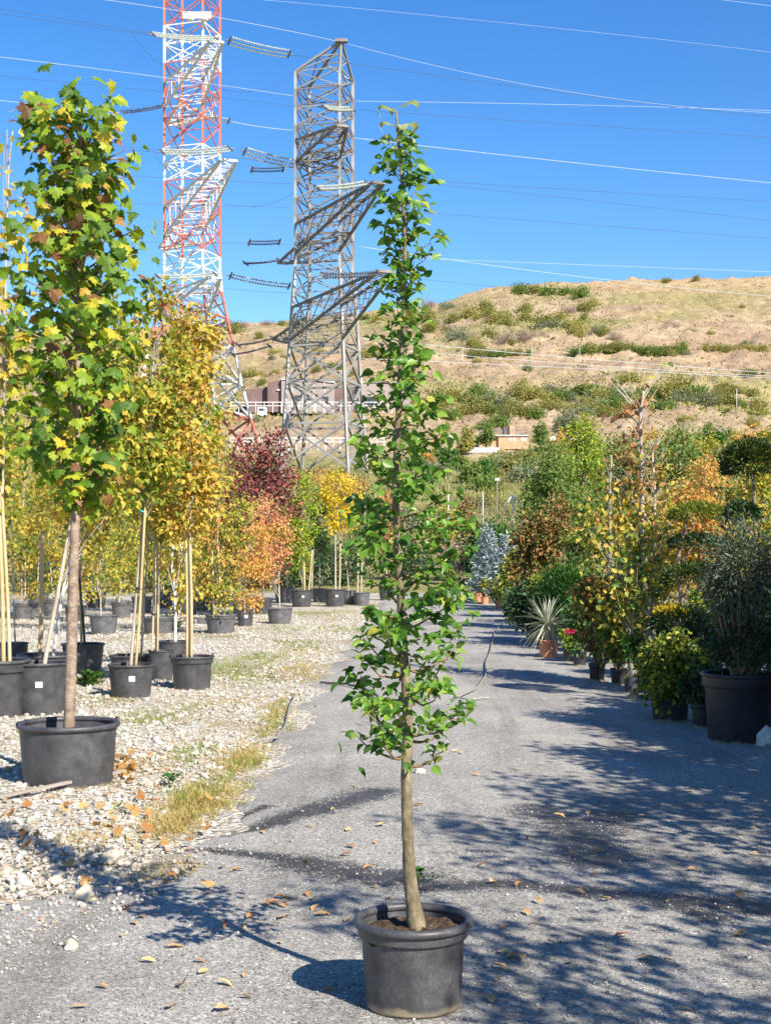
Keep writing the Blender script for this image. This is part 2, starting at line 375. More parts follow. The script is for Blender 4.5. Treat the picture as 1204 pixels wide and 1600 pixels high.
def hillmat():
    m, nt, out = newmat('dry_hill_grass'); t = NT(nt)
    p = t.pos()
    mp = t.n('ShaderNodeMapping'); mp.inputs['Scale'].default_value = (1, 1, 2.2); t.l(p, mp.inputs[0]); q = mp.outputs[0]
    n1 = t.noise(q, .035, 8, .62, .6); n2 = t.noise(p, .35, 6, .7); n3 = t.noise(q, .012, 4, .5)
    c = t.ramp(n1, [(.28, (.27, .185, .115)), (.45, (.36, .255, .165)), (.6, (.43, .325, .20)), (.75, (.32, .235, .165))])
    c = t.mix(1.0, c, t.ramp(n2, [(.3, .68), (.7, 1.25)]), 'MULTIPLY')
    c = t.mix(t.ramp(n3, [(.44, 0.0), (.62, .75)]), c, t.ramp(n2, [(.3, (.15, .16, .05)), (.7, (.34, .29, .12))]))
    # bare sandy earth high on the slope, by height of the ground itself
    sep = t.n('ShaderNodeSeparateXYZ'); t.l(p, sep.inputs[0])
    hi = t.math('ADD', sep.outputs['Z'], t.math('MULTIPLY', t.noise(q, .03, 6, .7), 45))
    c = t.mix(t.ramp(t.math('DIVIDE', hi, 200.0), [(.66, 0.0), (.74, .7)]), c, t.ramp(n2, [(.3, (.32, .22, .12)), (.7, (.50, .37, .21))]))
    # low slopes: pale green rough grass
    lowf = t.ramp(t.math('DIVIDE', t.math('ADD', sep.outputs['Z'], t.math('MULTIPLY', n1, 14)), 60.0), [(.36, .8), (.5, 0.0)])
    c = t.mix(lowf, c, t.ramp(n2, [(.3, (.13, .15, .04)), (.6, (.25, .24, .08)), (.8, (.36, .31, .14))]))
    b = t.bsdf(c, .95, t.bump(n2, .8, 1.2), .1); t.l(b.outputs[0], out.inputs[0])
    return m
M['hill'] = hillmat()
M['galv'] = noisemat('galvanised_steel', [(.3, (.17, .16, .155)), (.6, (.34, .33, .315)), (.8, (.50, .485, .46))], 1.2, 5, .55, metal=.25, coord='Object')
M['rust'] = noisemat('brownish_galvanised_steel', [(.3, (.11, .10, .095)), (.6, (.23, .205, .185)), (.8, (.35, .32, .29))], 1.2, 5, .65, metal=.15, coord='Object')
M['redpaint'] = noisemat('red_tower_paint', [(.3, (.42, .10, .075)), (.7, (.56, .19, .14))], 1, 4, .6)
M['whitepaint'] = noisemat('white_tower_paint', [(.3, (.66, .65, .63)), (.7, (.80, .79, .77))], 1, 4, .6)
M['insul'] = noisemat('glass_insulator', [(.3, (.30, .34, .29)), (.7, (.46, .49, .43))], 3, 3, .25, spec=.6)
M['insuldark'] = noisemat('dark_insulator', [(.3, (.06, .06, .07)), (.7, (.12, .12, .13))], 3, 3, .3, spec=.6)
M['alu_lit'] = noisemat('sunlit_aluminium_wire', [(.3, (.42, .45, .50)), (.7, (.52, .55, .60))], 1, 2, .5)  # cable as it looks in sun, the brightness put into its colour
M['wire'] = noisemat('unlit_wire', [(.3, (.045, .06, .09)), (.7, (.07, .09, .12))], 1, 2, .7)  # dark copy of the cable, coloured as it looks unlit against the sky
M['stone'] = islandmat('white_limestone', [(0, (.30, .25, .18)), (.3, (.46, .41, .33)), (.8, (.64, .60, .53)), (.93, (.42, .40, .37)), (1, (.42, .25, .18))], .9, .4, 18)
M['chip'] = islandmat('gravel_chip', [(0, (.15, .145, .135)), (.5, (.27, .26, .24)), (.85, (.37, .355, .33)), (1, (.55, .53, .48))], .85, .3, 60)
M['boulder'] = noisemat('tan_limestone', [(.3, (.36, .29, .20)), (.6, (.56, .48, .37)), (.8, (.68, .62, .52))], 9, 7, .9, .8, 22, bdist=.02)
M['pinkwall'] = noisemat('pale_pink_render', [(.3, (.27, .225, .205)), (.7, (.34, .285, .26))], .3, 5, .9)
M['brownwall'] = noisemat('brown_cladding', [(.3, (.13, .085, .08)), (.7, (.20, .135, .125))], .5, 5, .9)
M['brick'] = noisemat('orange_brick_wall', [(.3, (.52, .26, .15)), (.7, (.66, .38, .24))], .8, 6, .9)
M['glass'] = noisemat('dark_window_glass', [(.3, (.03, .035, .045)), (.7, (.06, .07, .085))], 1, 2, .1, spec=.6)
M['redbody'] = noisemat('red_vehicle_paint', [(.3, (.55, .07, .05)), (.7, (.65, .11, .08))], 1, 2, .4)
M['bluebody'] = noisemat('blue_vehicle_paint', [(.3, (.06, .17, .48)), (.7, (.10, .24, .58))], 1, 2, .4)
M['tyre'] = noisemat('tyre_rubber', [(.3, (.02, .02, .02)), (.7, (.05, .05, .05))], 4, 2, .8)
M['concrete'] = noisemat('pale_concrete', [(.3, (.45, .44, .42)), (.7, (.60, .59, .56))], .8, 5, .9)

# ------------------------------------------------------------------ terrain
_SKU = np.array([-3000, 0, 250, 350, 480, 560, 640, 690, 720, 760, 800, 900, 1000, 1100, 1204, 1600, 4000.])
_SKY = np.array([560, 520, 512, 506, 500, 490, 482, 474, 463, 452, 445, 441, 437, 436, 433, 440, 500.])
_PD = np.array([0, 56, 75, 90, 110, 130, 180, 220, 260, 300, 340.])
_PZ = np.array([0, 0, .7, 2.2, 5.6, 9.0, 12.6, 15.4, 20.2, 27, 35.5])
def terrain(x, d):
    x = np.asarray(x, float); d = np.asarray(d, float)
    u = x / np.maximum(d, 1) * F + CX
    zr = HC + (HY - np.interp(u, _SKU, _SKY)) * 700 / F
    t = np.clip((d - 340) / 360, 0, 1)
    t2 = t + .030 * np.sin(t * 19) * (1 - t) + .012 * np.sin(t * 47 + u * .004) * (1 - t)
    z = np.interp(d, _PD, _PZ) + (zr - 35.5) * t2 * (d > 340)
    z = np.where(d > 700, zr - (d - 700) * .35, z)
    amp = np.clip((d - 70) / 200, 0, 1)
    z = z + amp * (1.3 * np.sin(x * .06 + d * .031) * np.cos(d * .043 - x * .021) + .5 * np.sin(x * .19 + 1.7) * np.cos(d * .15)) * (1 - .7 * t)
    return z
def grid_mesh(name, X, Y, Z, mat, smooth=True):
    n, m = X.shape
    V = np.stack([X, Y, Z], -1).reshape(-1, 3)
    i = np.arange(n - 1)[:, None] * m; j = np.arange(m - 1)[None]
    return to_mesh(name, V, [np.stack([i + j, i + j + 1, i + m + j + 1, i + m + j], -1).reshape(-1, 4)], smooth, mat)
gx, gy = np.meshgrid(np.linspace(-420, 420, 61), np.linspace(-350, 62, 41))
link('ground', grid_mesh('ground', gx, gy, gx * 0 - .03, M['ground']), kind='structure')
uu = np.concatenate([np.linspace(-9000, -300, 40), np.linspace(-280, 1500, 260), np.linspace(1550, 10000, 40)])
dd = np.concatenate([np.linspace(56, 340, 110), np.linspace(343, 720, 130), np.linspace(740, 1500, 20)])
U, D = np.meshgrid(uu, dd)
HX = (U - CX) / F * D
HZ = terrain(HX, D) - np.where(D < 57, .05, 0)
tn = np.random.default_rng(3).normal(0, 1, HZ.shape); tn = (tn + np.roll(tn, 1, 0) + np.roll(tn, 1, 1) + np.roll(tn, -1, 1)) / 4
HZ = HZ + tn * np.clip((D - 90) / 300, 0, 1) * 1.1
link('hillside', grid_mesh('hillside', HX, D, HZ, M['hill']), kind='structure')

# road
_XY = np.array([-9, 4, 5.5, 6.3, 7, 8, 9, 11, 13, 19, 28, 50, 80.])
_XL = np.array([-6, -4.5, -3.4, -2.5, -1.75, -1.3, -1.12, -1.04, -1.0, -1.0, -.62, -.2, .4])
def road_left(y): return np.interp(y, _XY, _XL) + .10 * np.sin(y * 2.3) + .06 * np.sin(y * 5.1 + 1) + .04 * np.sin(y * 11.7)
ry = np.concatenate([np.linspace(-9, 4.6, 20), np.arange(4.65, 13.5, .045), np.arange(13.6, 30, .2), np.linspace(30.5, 76, 50)])
sx = np.linspace(0, 1, 150)
RX = road_left(ry)[:, None] * (1 - sx) + 7.5 * sx
RY = np.repeat(ry[:, None], len(sx), 1)
def vnoise(x, y, s, seed):
    q = np.random.default_rng(seed); out = 0
    for k in range(7):
        a = q.uniform(0, 2 * pi); f = s * q.uniform(.6, 1.8)
        out = out + np.sin((x * cos(a) + y * sin(a)) * f + q.uniform(0, 6))
    return out / 7
RZ = .014 + .008 * vnoise(RX, RY, 3, 1) + .003 * vnoise(RX, RY, 14, 2)
RZ = RZ - .045 * np.clip(1 - (RX - road_left(ry)[:, None]) / .35, 0, 1) ** 2
road = grid_mesh('road', RX, RY, RZ, M['road'])
wet = np.zeros(RX.shape)
def stroke(p, r0, r1):
    global wet
    P = [G(*q) for q in p]; n = len(P) - 1
    for i in range(n):
        a, b = P[i], P[i + 1]; ab = b - a
        t = np.clip(((RX - a[0]) * ab[0] + (RY - a[1]) * ab[1]) / (ab @ ab), 0, 1)
        dist = np.hypot(RX - a[0] - ab[0] * t, RY - a[1] - ab[1] * t)
        r = r0 + (r1 - r0) * (i + t) / n
        wet = np.maximum(wet, np.clip(1 - dist / (2 * r), 0, 1))
stroke([(300, 1328), (400, 1338), (480, 1352)], .05, .09)
stroke([(470, 1352), (560, 1372), (640, 1378)], .18, .2)
stroke([(330, 1308), (400, 1297), (470, 1275), (590, 1240)], .05, .18)
stroke([(340, 1285), (420, 1262)], .05, .05)
stroke([(840, 1268), (890, 1290), (930, 1345)], .17, .22)
stroke([(960, 1275), (915, 1310), (935, 1350)], .16, .2)
stroke([(650, 1392), (800, 1385), (960, 1400), (1204, 1425)], .09, .14)
stroke([(900, 1398), (1010, 1410), (1120, 1440)], .06, .08)
a = road.attributes.new('wet', 'FLOAT', 'POINT'); a.data.foreach_set('value', wet.ravel().astype(np.float32))
link('road', road, kind='structure')

# pale gravel bed left of the road
by_ = np.concatenate([np.arange(5.5, 20, .12), np.arange(20.2, 62, .5)]); bs = np.linspace(0, 1, 90)
BX = -14 + (road_left(by_)[:, None] + .5 + 14) * bs; BY = np.repeat(by_[:, None], len(bs), 1)
BZ = -.004 + .012 * vnoise(BX, BY, 2.5, 5)
BZ = BZ + .035 * np.exp(-((BX + 3.2) / 1.6) ** 2) * (BY > 7) * np.clip((BY - 7) / 3, 0, 1)
bed = link('gravel_bed', grid_mesh('gravel_bed', BX, BY, BZ, M['bed']), kind='structure')
def bed_z(x, y): return .0 + .012 * vnoise(x, y, 2.5, 5) + .035 * np.exp(-((x + 3.2) / 1.6) ** 2) * np.clip((y - 7) / 3, 0, 1)

# ------------------------------------------------------------------ stones
PATCH = [(310, 1250, 75, 34), (270, 1290, 60, 26), (375, 1190, 45, 28), (430, 1120, 28, 44), (330, 1140, 60, 20), (470, 1045, 45, 16), (350, 1045, 75, 16), (410, 1030, 60, 12), (430, 985, 70, 12), (480, 960, 70, 9), (500, 965, 60, 10), (240, 1110, 40, 14), (330, 1000, 60, 8), (420, 1075, 40, 12)]
def in_patch(x, y):
    px = CX + x / y * F; py = HY + HC / y * F; m = np.zeros(np.shape(x), bool)
    for (a, b, rx, ry) in PATCH: m |= ((px - a) / rx) ** 2 + ((py - b) / ry) ** 2 < .55
    return m
sr = np.random.default_rng(21)
stone_meshes = []
for k in range(8):
    v, f = stone_template(sr, .62); stone_meshes.append(to_mesh('stone', v, f, False, M['stone']))
def bed_xy(n, ylo, yhi, r, wid=4.5):
    y = ylo + (yhi - ylo) * r.random(n) ** 1.5
    x = road_left(y) - .05 - wid * r.random(n) ** 1.1 * np.clip(y / 9, .6, 2)
    k = ~(in_patch(x, y) & (r.random(n) < .82)); return x[k], y[k]
x, y = bed_xy(292, 6.6, 12.5, sr, 2.2)
for i in range(len(x)):
    o = link('stone', stone_meshes[i % 8], bed)
    s = float(np.clip(sr.lognormal(-3.85, .42), .012, .055))
    o.scale = (s, s, s); o.rotation_euler = (sr.uniform(-.3, .3), sr.uniform(-.3, .3), sr.uniform(0, 6.3))
    o.location = (x[i], y[i], float(bed_z(x[i], y[i])) + s * .25)
bb = B()
x, y = bed_xy(34000, 6.2, 38, sr, 4.5)
for k in range(4):
    v, f = stone_template(sr, .65); idx = np.arange(k, len(x), 4); n = len(idx)
    z = bed_z(x[idx], y[idx])
    th = sr.uniform(0, 2 * pi, n)
    sz = np.clip(sr.lognormal(-4.3, .45, n), .005, .036) * np.clip(y[idx] / 11, .8, 1.05)
    bb.add(*scatter(v, f, np.stack([x[idx], y[idx], z + .25 * sz], -1), np.stack([np.cos(th), np.sin(th), sr.uniform(-.3, .3, n)], -1), np.tile([0, 0, 1.0], (n, 1)) + sr.normal(0, .25, (n, 3)), sz))
link('pebbles', bb.mesh('pebbles', M['stone']), bed, kind='stuff')
# loose chips on the road, nearest stretch, and the stony margin bottom left
bb = B(); n = 13000
y = 4.6 + 5.2 * sr.random(n) ** 1.3; x = sr.uniform(-1.6, 1.9, n) * np.clip(y / 6, 1, 1.6)
for k in range(3):
    v, f = stone_template(sr, .7); idx = np.arange(k, n, 3); m = len(idx); th = sr.uniform(0, 6.3, m)
    sz = np.clip(sr.lognormal(-5.6, .4, m), .002, .011)
    bb.add(*scatter(v, f, np.stack([x[idx], y[idx], .018 + .008 * vnoise(x[idx], y[idx], 3, 1) + 0 * th], -1), np.stack([np.cos(th), np.sin(th), 0 * th], -1), np.tile([0, 0, 1.0], (m, 1)) + sr.normal(0, .3, (m, 3)), sz))
link('loose_gravel', bb.mesh('loose_gravel', M['chip']), kind='stuff')
bb = B(); n = 3200
y = 5.6 + 2.6 * sr.random(n); x = -1.0 - 2.0 * sr.random(n) ** .8 - .25 * (7.5 - y)
for k in range(3):
    v, f = stone_template(sr, .6); idx = np.arange(k, n, 3); m = len(idx); th = sr.uniform(0, 6.3, m)
    sz = np.clip(sr.lognormal(-4.9, .5, m), .003, .03) * np.clip((y[idx] - 4.6) / 2.2, .4, 1)
    bb.add(*scatter(v, f, np.stack([x[idx], y[idx], .02 + .2 * sz], -1), np.stack([np.cos(th), np.sin(th), 0 * th], -1), np.tile([0, 0, 1.0], (m, 1)) + sr.normal(0, .3, (m, 3)), sz))
link('stony_gravel', bb.mesh('stony_gravel', M['stone']), kind='stuff')
def boulder(px, py, wpx, label, flat=.6, mat='boulder', group=None):
    g = G(px, py); s = wpx / 2 / F * g[1]
    v, f = stone_template(sr, flat, True); v = v * s
    v[:, 2] = np.maximum(v[:, 2], -.35 * s)
    o = link('rock', to_mesh('rock', v, f, False, M[mat])); o.location = (g[0], g[1] + s * .5, .35 * s * .8 + .012)
    o.rotation_euler[2] = sr.uniform(-.5, .5); return tag(o, label, 'rock', group)
boulder(130, 1412, 46, 'rounded tan rock lying beside the pear shadow on the gravel, largest loose rock')
boulder(172, 1352, 42, 'flat pale rock lying on the stony margin behind the rounded tan rock', .55)
boulder(110, 1488, 24, 'small upright pale stone standing alone on the grey gravel', 1.0)
boulder(86, 1385, 26, 'pale stone half covered by dry leaves left of the rounded tan rock', .7)
boulder(46, 1325, 24, 'round tan stone at the left edge of the stony margin', .9)
boulder(655, 1212, 20, 'small stone on the road just behind the pear trunk', .7)
boulder(1198, 1168, 34, 'whitish rock at the right edge beside the big dark pot', 1.3, 'stone')

# ------------------------------------------------------------------ grass
def blades(n, pts, h, w, r, lean=.5):
    th = r.uniform(0, 2 * pi, n)
    T = np.stack([np.cos(th) * lean * r.random(n), np.sin(th) * lean * r.random(n), np.ones(n)], -1)
    N = np.stack([np.cos(th), np.sin(th), np.zeros(n)], -1)
    tv = np.array([(-w, 0, 0), (w, 0, 0), (w * .6, .55, .06), (-w * .6, .55, .06), (0, 1, .22)])
    return scatter(tv, [[(0, 1, 2, 3)], [(3, 2, 4)]], pts, T, N, h)
def grass_patches(name, mat, patches, hrange, w, seed, lean=.6):
    r = np.random.default_rng(seed); bb = B()
    for (px, py, rx, ry, n) in patches:
        g = G(px, py); k = g[1] / F
        depth = ry * g[1] ** 2 / (F * HC)
        x = g[0] + r.normal(0, .5, n) * rx * k; y = g[1] + r.normal(0, .5, n) * depth
        tu = r.integers(0, max(3, n // 9), n); ox = r.normal(0, .5, max(3, n // 9)); oy = r.normal(0, .5, max(3, n // 9))
        x = g[0] + ox[tu] * rx * k + r.normal(0, .02, n); y = g[1] + oy[tu] * depth + r.normal(0, .025, n)
        bb.add(*blades(n, np.stack([x, y, np.zeros(n)], -1), r.uniform(*hrange, n), w, r, lean))
    link(name, bb.mesh(name, M[mat]), kind='stuff')
grass_patches('dry_grass', 'drygrass', [(310, 1250, 60, 30, 4200), (270, 1290, 50, 25, 2200), (375, 1190, 40, 25, 2400), (430, 1120, 25, 40, 1900), (200, 1300, 70, 30, 500), (330, 1140, 70, 25, 700),
              (470, 1045, 40, 15, 1800), (420, 1000, 90, 12, 1500), (500, 965, 60, 10, 1800), (410, 1030, 60, 10, 1200), (350, 1045, 70, 12, 900), (260, 1355, 40, 14, 260), (540, 958, 30, 6, 900), (350, 1100, 80, 12, 1500), (250, 1190, 50, 16, 800), (480, 1020, 60, 10, 1500), (120, 1320, 60, 20, 300), (60, 1090, 60, 20, 300), (230, 1375, 60, 12, 200)], (.03, .09), .034, 31, 2.4)
grass_patches('green_grass', 'greengrass', [(350, 1045, 70, 14, 2600), (410, 1030, 50, 10, 1600), (430, 985, 60, 10, 1800), (480, 960, 60, 8, 1800), (310, 1245, 60, 26, 700), (430, 1115, 22, 36, 500), (380, 1065, 60, 10, 1200), (300, 1180, 40, 14, 500), (520, 985, 50, 8, 1200), (210, 1125, 60, 12, 700), (90, 1150, 50, 10, 300), (470, 1010, 50, 8, 1000), (250, 1125, 50, 12, 500), (170, 1095, 40, 14, 500), (140, 1070, 30, 14, 500), (355, 1215, 20, 12, 140), (390, 1195, 24, 10, 200), (300, 1110, 30, 10, 200),
              (330, 1000, 60, 8, 700), (255, 985, 30, 8, 400), (30, 1120, 40, 12, 200), (440, 1140, 20, 10, 120), (520, 945, 70, 4, 700)], (.03, .11), .034, 32, 1.3)
wr = np.random.default_rng(33)
def weed(px, py, label, s=.12, n=60, mat='green'):
    g = G(px, py); th = wr.uniform(0, 6.3, n); T = np.stack([np.cos(th), np.sin(th), wr.uniform(.2, 1.4, n)], -1)
    P = np.stack([np.cos(th) * wr.random(n) * s * .7, np.sin(th) * wr.random(n) * s * .7, wr.random(n) * s * .7 + .01], -1)
    b = B().add(*scatter(*T_LEAF, P, T, np.tile([0, 0, 1.0], (n, 1)), wr.uniform(.25, .5, n) * s))
    o = thing('weed', label, 'weed', (g[0], g[1], .015)); link('foliage', b.mesh('foliage', M[mat]), o); return o
weed(655, 1385, 'small green weed growing in the gravel right behind the pear pot', .09, 40)
weed(268, 1232, 'small green weed at the edge of the dry grass strip', .10, 60)
weed(187, 1272, 'tiny pale green weed among white stones below the maple pot', .07, 24, 'lime')
weed(140, 1075, 'bushy green weed at the foot of the pots behind the maple trunk', .22, 200)
weed(262, 985, 'bright green weed clump beside the white birch trunk', .35, 220, 'lime')

# ------------------------------------------------------------------ pots
def pot_parts(parent, r, h, mat='pot', wall=None, seg=40, lip=None, soil=.10, step=True, labelside=False, handles=0, mud=True, r0=None):
    lip = lip or .045 * r * 2
    rb = r0 or r * .80; ro = r - lip * .45
    z1 = h - lip
    prof = [(0, .004), (rb * .93, .004), (rb * .985, 0.0), (rb, .010)]
    if step:
        zs = h * .80; rs = rb + (ro - rb) * .72
        prof += [(rs * .962, zs - .008), (rs * .968, zs - .003), (rs * 1.025, zs), (rs * 1.035, zs + .006), (ro * .995, z1)]
    else: prof += [(rb + (ro - rb) * .5, h * .5), (ro * .985, z1)]
    b = B().lathe(prof, seg, wob=.004)
    zin = h * (1 - soil)
    b.lathe([(ro * .975, z1 + .002), (ro * .955, zin - .02)], seg, wob=.004)
    pot = link('pot', b.mesh('pot', M[mat], True), parent)
    for p in pot.data.polygons: p.use_smooth = True
    a = np.linspace(-.5 * pi, 1.5 * pi, 12)
    rim = B().lathe([(ro + lip * .5 * math.cos(q) + lip * .05, z1 + lip * .5 + lip * .52 * math.sin(q)) for q in a], seg, wob=.004)
    link('rim', rim.mesh('rim', M[mat], True), pot)
    if labelside:
        w, hh, aa = .035, .03, labelside; rr = rb + (ro - rb) * .6 + .006
        bb = B()
        V = [( (rr + dz * .0) * math.cos(aa + dx / rr), rr * math.sin(aa + dx / rr), h * .62 + dz) for dz in (-hh, hh) for dx in (-w, 0, w)]
        V = V + [(x * .985, y * .985, z) for x, y, z in V]
        bb.add(V, [[(0, 1, 4, 3), (1, 2, 5, 4)], [(0, 6, 7, 1), (1, 7, 8, 2), (3, 4, 10, 9), (4, 5, 11, 10), (0, 3, 9, 6), (2, 8, 11, 5)]])
        link('paper_label', bb.mesh('paper_label', M['white']), pot)
    for k in range(handles):
        aa = (.15 + k) * pi
        c = np.array([math.cos(aa), math.sin(aa)]); tx = np.array([-c[1], c[0]])
        pts = [(*(c * (r - .005) + tx * q), h - lip * .4 + .03 * (1 - (q / .05) ** 2)) for q in np.linspace(-.05, .05, 7)]
        link('handle', B().tube(pts, .007, 6).mesh('handle', M[mat], True), pot)
    # soil: lumpy disc
    rr = np.random.default_rng(int(r * 1e4) + int(h * 1e5)); ns = 26
    V = [(0, 0, zin)]; rings = 7
    for i in range(1, rings):
        q = i / (rings - 1) * ro * .965
        for j in range(ns): V.append((q * math.cos(2 * pi * j / ns), q * math.sin(2 * pi * j / ns), zin + rr.normal(0, .007) - .012 * (i == rings - 1)))
    f3 = [(0, 1 + j, 1 + (j + 1) % ns) for j in range(ns)]
    f4 = [(1 + i * ns + j, 1 + (i + 1) * ns + j, 1 + (i + 1) * ns + (j + 1) % ns, 1 + i * ns + (j + 1) % ns) for i in range(rings - 2) for j in range(ns)]
    link('soil', B().add(V, [f3, f4]).mesh('soil', M['soil'], True), parent)
    return zin

# ------------------------------------------------------------------ the pear tree in the middle
pr = np.random.default_rng(5)
PD = 5.325; PK = PD / F
pear = thing('potted_pear_tree', 'tall slim young pear tree with glossy green leaves in a black pot on the road', 'potted tree', (*W(645, 1576, PD)[:2], .016))
PX0, PZ0 = W(645, 1576, PD)[0], .016
zin = pot_parts(pear, .224, .330, 'pot', seg=64, soil=.13, lip=.032)
def pl(px, py, dy=0.0): return np.array([(px - CX) * PK - PX0, dy, HC + (HY - py) * PK - PZ0])
TP = [(656, 1490), (651, 1450), (641, 1385), (638, 1340), (636, 1300), (635, 1250), (634, 1200), (637, 1150), (636, 1100), (629, 1000), (624, 900), (617, 800), (619, 700), (624, 600), (630, 500), (633, 400), (629, 300), (623, 235), (619, 175)]
tpts = np.array([pl(*q, .015 * math.sin(i)) for i, q in enumerate(TP)])
tr_ = np.array([.046, .035, .026, .0225, .0215, .021, .0205, .0195, .0185, .0165, .015, .0135, .0118, .0102, .009, .0075, .006, .005, .0035])
ts = smooth_path(tpts, 60); tr_s = np.interp(np.linspace(0, 1, 60), np.linspace(0, 1, len(tr_)), tr_)
tr_s = tr_s * (1 + .05 * np.sin(np.arange(60) * 2.1) + pr.normal(0, .025, 60))
link('trunk', B().tube(ts, tr_s, 12).mesh('trunk', M['bark_young'], True), pear)
EY = np.array([170, 215, 240, 290, 340, 375, 420, 460, 490, 530, 560, 600, 650, 700, 750, 800, 850, 900, 950, 1000, 1050, 1100, 1150, 1190, 1215.])
EL = np.array([615, 600, 590, 578, 592, 595, 600, 602, 588, 574, 592, 560, 556, 545, 548, 530, 548, 556, 560, 556, 524, 545, 530, 540, 575.])
ER = np.array([628, 640, 664, 672, 670, 688, 662, 650, 664, 680, 660, 698, 702, 714, 706, 725, 738, 735, 742, 732, 704, 742, 712, 708, 678.])
def trunk_at(py):
    z = HC + (HY - py) * PK - PZ0
    return np.array([np.interp(z, ts[:, 2], ts[:, 0]), np.interp(z, ts[:, 2], ts[:, 1]), z])
LP, LT, LN, LS = [], [], [], []
def add_leaf(p, d, s, up=1.0):
    LP.append(p); dd_ = unit(np.array(d) + pr.normal(0, .35, 3) + np.array([0, 0, -.25])); LT.append(dd_)
    LN.append(np.array([.25, -.45, up]) + pr.normal(0, .55, 3)); LS.append(s)
ybr = np.concatenate([np.linspace(1195, 760, 40), np.linspace(745, 245, 54)])
for i, py in enumerate(ybr):
    base = trunk_at(py + pr.uniform(-6, 6))
    tipy = py - pr.uniform(20, 62)
    az = (i * 2.399 + pr.uniform(-.4, .4))
    ca, sa = math.cos(az), math.sin(az)
    ext = (np.interp(tipy, EY, ER) - (CX + (base[0] + PX0) / PK)) if ca > 0 else ((CX + (base[0] + PX0) / PK) - np.interp(tipy, EY, EL))
    Lh = max(.05, (ext - 4) * PK * pr.uniform(.72, 1.06)) / max(abs(ca), .5)
    tip = base + np.array([ca * Lh, sa * Lh, (py - tipy) * PK])
    n = 8; t = np.linspace(0, 1, n)[:, None]
    path = base + (tip - base) * t; path[:, 2] += (-.18 if py > 1000 else .0) * Lh * np.sin(t[:, 0] * pi); path[1:-1] += pr.normal(0, .005, (n - 2, 3))
    r0 = np.interp(base[2], ts[:, 2], tr_s) * .42
    link('branch', B().tube(path, np.linspace(r0 * .85, .0013, n), 5).mesh('branch', M['twig'] if pr.random() < .6 else M['bark_young'], True), pear)
    m = int(np.clip(Lh / .0098, 11, 40))
    for q in np.linspace(.12, 1.0, m) ** .8:
        p = base + (tip - base) * q + pr.normal(0, .014, 3)
        a2 = pr.uniform(0, 6.3); d = unit(tip - base) * .5 + np.array([math.cos(a2), math.sin(a2), pr.uniform(-.6, .4)])
        add_leaf(p + .012 * unit(d), d, pr.uniform(.030, .056))
for py in np.linspace(1190, 215, 240):
    p = trunk_at(py); a2 = pr.uniform(0, 6.3); d = np.array([math.cos(a2), math.sin(a2), pr.uniform(-.2, .5)])
    add_leaf(p + d * pr.uniform(.018, .07), d, pr.uniform(.030, .055))
for (px, py) in [(684, 377), (690, 376), (657, 1100), (735, 1112), (741, 1107), (738, 956), (728, 952), (684, 1172), (640, 560), (672, 548), (677, 585), (530, 1062), (540, 1050), (527, 1160), (560, 1195), (676, 1203)]:
    add_leaf(pl(px, py, pr.uniform(-.1, .1)), (pr.uniform(-1, 1), -.3, -.2), .05)
ztop = pl(0, 212)[2]; LP, LT, LN, LS = map(np.array, (LP, LT, LN, LS)); kp_ = LP[:, 2] < ztop; LP, LT, LN, LS = LP[kp_], LT[kp_], LN[kp_], LS[kp_]
def oval_variant(r):
    v = T_OVAL[0].copy(); v[:, 2] *= r.uniform(.6, 2.2); v[:, 2] -= r.uniform(.0, .22) * v[:, 1] ** 2; v[:, 0] *= r.uniform(.85, 1.15)
    return v
pm = [to_mesh('pear_leaf', oval_variant(pr), T_OVAL[1], True, M['pear']) for _ in range(8)]
front = np.argsort(LP[:, 1] - LS * 4)
for k, i in enumerate(front[:298]):
    place(link('leaf', pm[k % 8], pear), LP[i], LT[i], LN[i], LS[i])
bb = B(); rest = front[298:]
for k in range(6):
    idx = rest[k::6]; bb.add(*scatter(oval_variant(pr), T_OVAL[1], LP[idx], LT[idx], LN[idx], LS[idx]))
link('leaves', bb.mesh('leaves', M['pear'], True), pear, kind='stuff')
# curled pale leaves at the tip
for (a_, z_, s_) in [(pi, 175, 1.0), (0.1, 168, 1.1), (pi - .4, 198, .95), (.35, 200, 1.05), (-1.2, 205, .9), (2.0, 172, .7), (pi + .5, 222, .9), (-.5, 224, .9)]:
    s_ *= 1.8
    top = pl(620, z_); c = np.array([math.cos(a_), math.sin(a_) * .7, 0]); n = 9; V = []
    side = np.array([-c[1], c[0], 0]); side = unit(side + np.array([0, -.5, 0]))
    for q in np.linspace(0, 1, n):
        ang = q * 2.5; rad = .032 * s_
        cen = top + c * rad * (math.sin(ang) * .95 + q * .4) + np.array([0, 0, rad * (math.sin(min(ang, pi) * .62) * .75) - rad * 1.7 * max(0, q - .35)])
        w = .0125 * s_ * math.sin(pi * min(1, q * .93 + .06)) ** .7
        V += [cen - side * w + c * .004, cen - np.array([0, 0, .003]), cen + side * w + c * .004]
    Fq = [(3 * i + j, 3 * i + j + 1, 3 * i + j + 4, 3 * i + j + 3) for i in range(n - 1) for j in range(2)]
    link('leaf', B().add(V, [Fq]).mesh('tip_leaf', M['pear_tip'], True), pear, label='curled pale leaf at the very top of the tree')

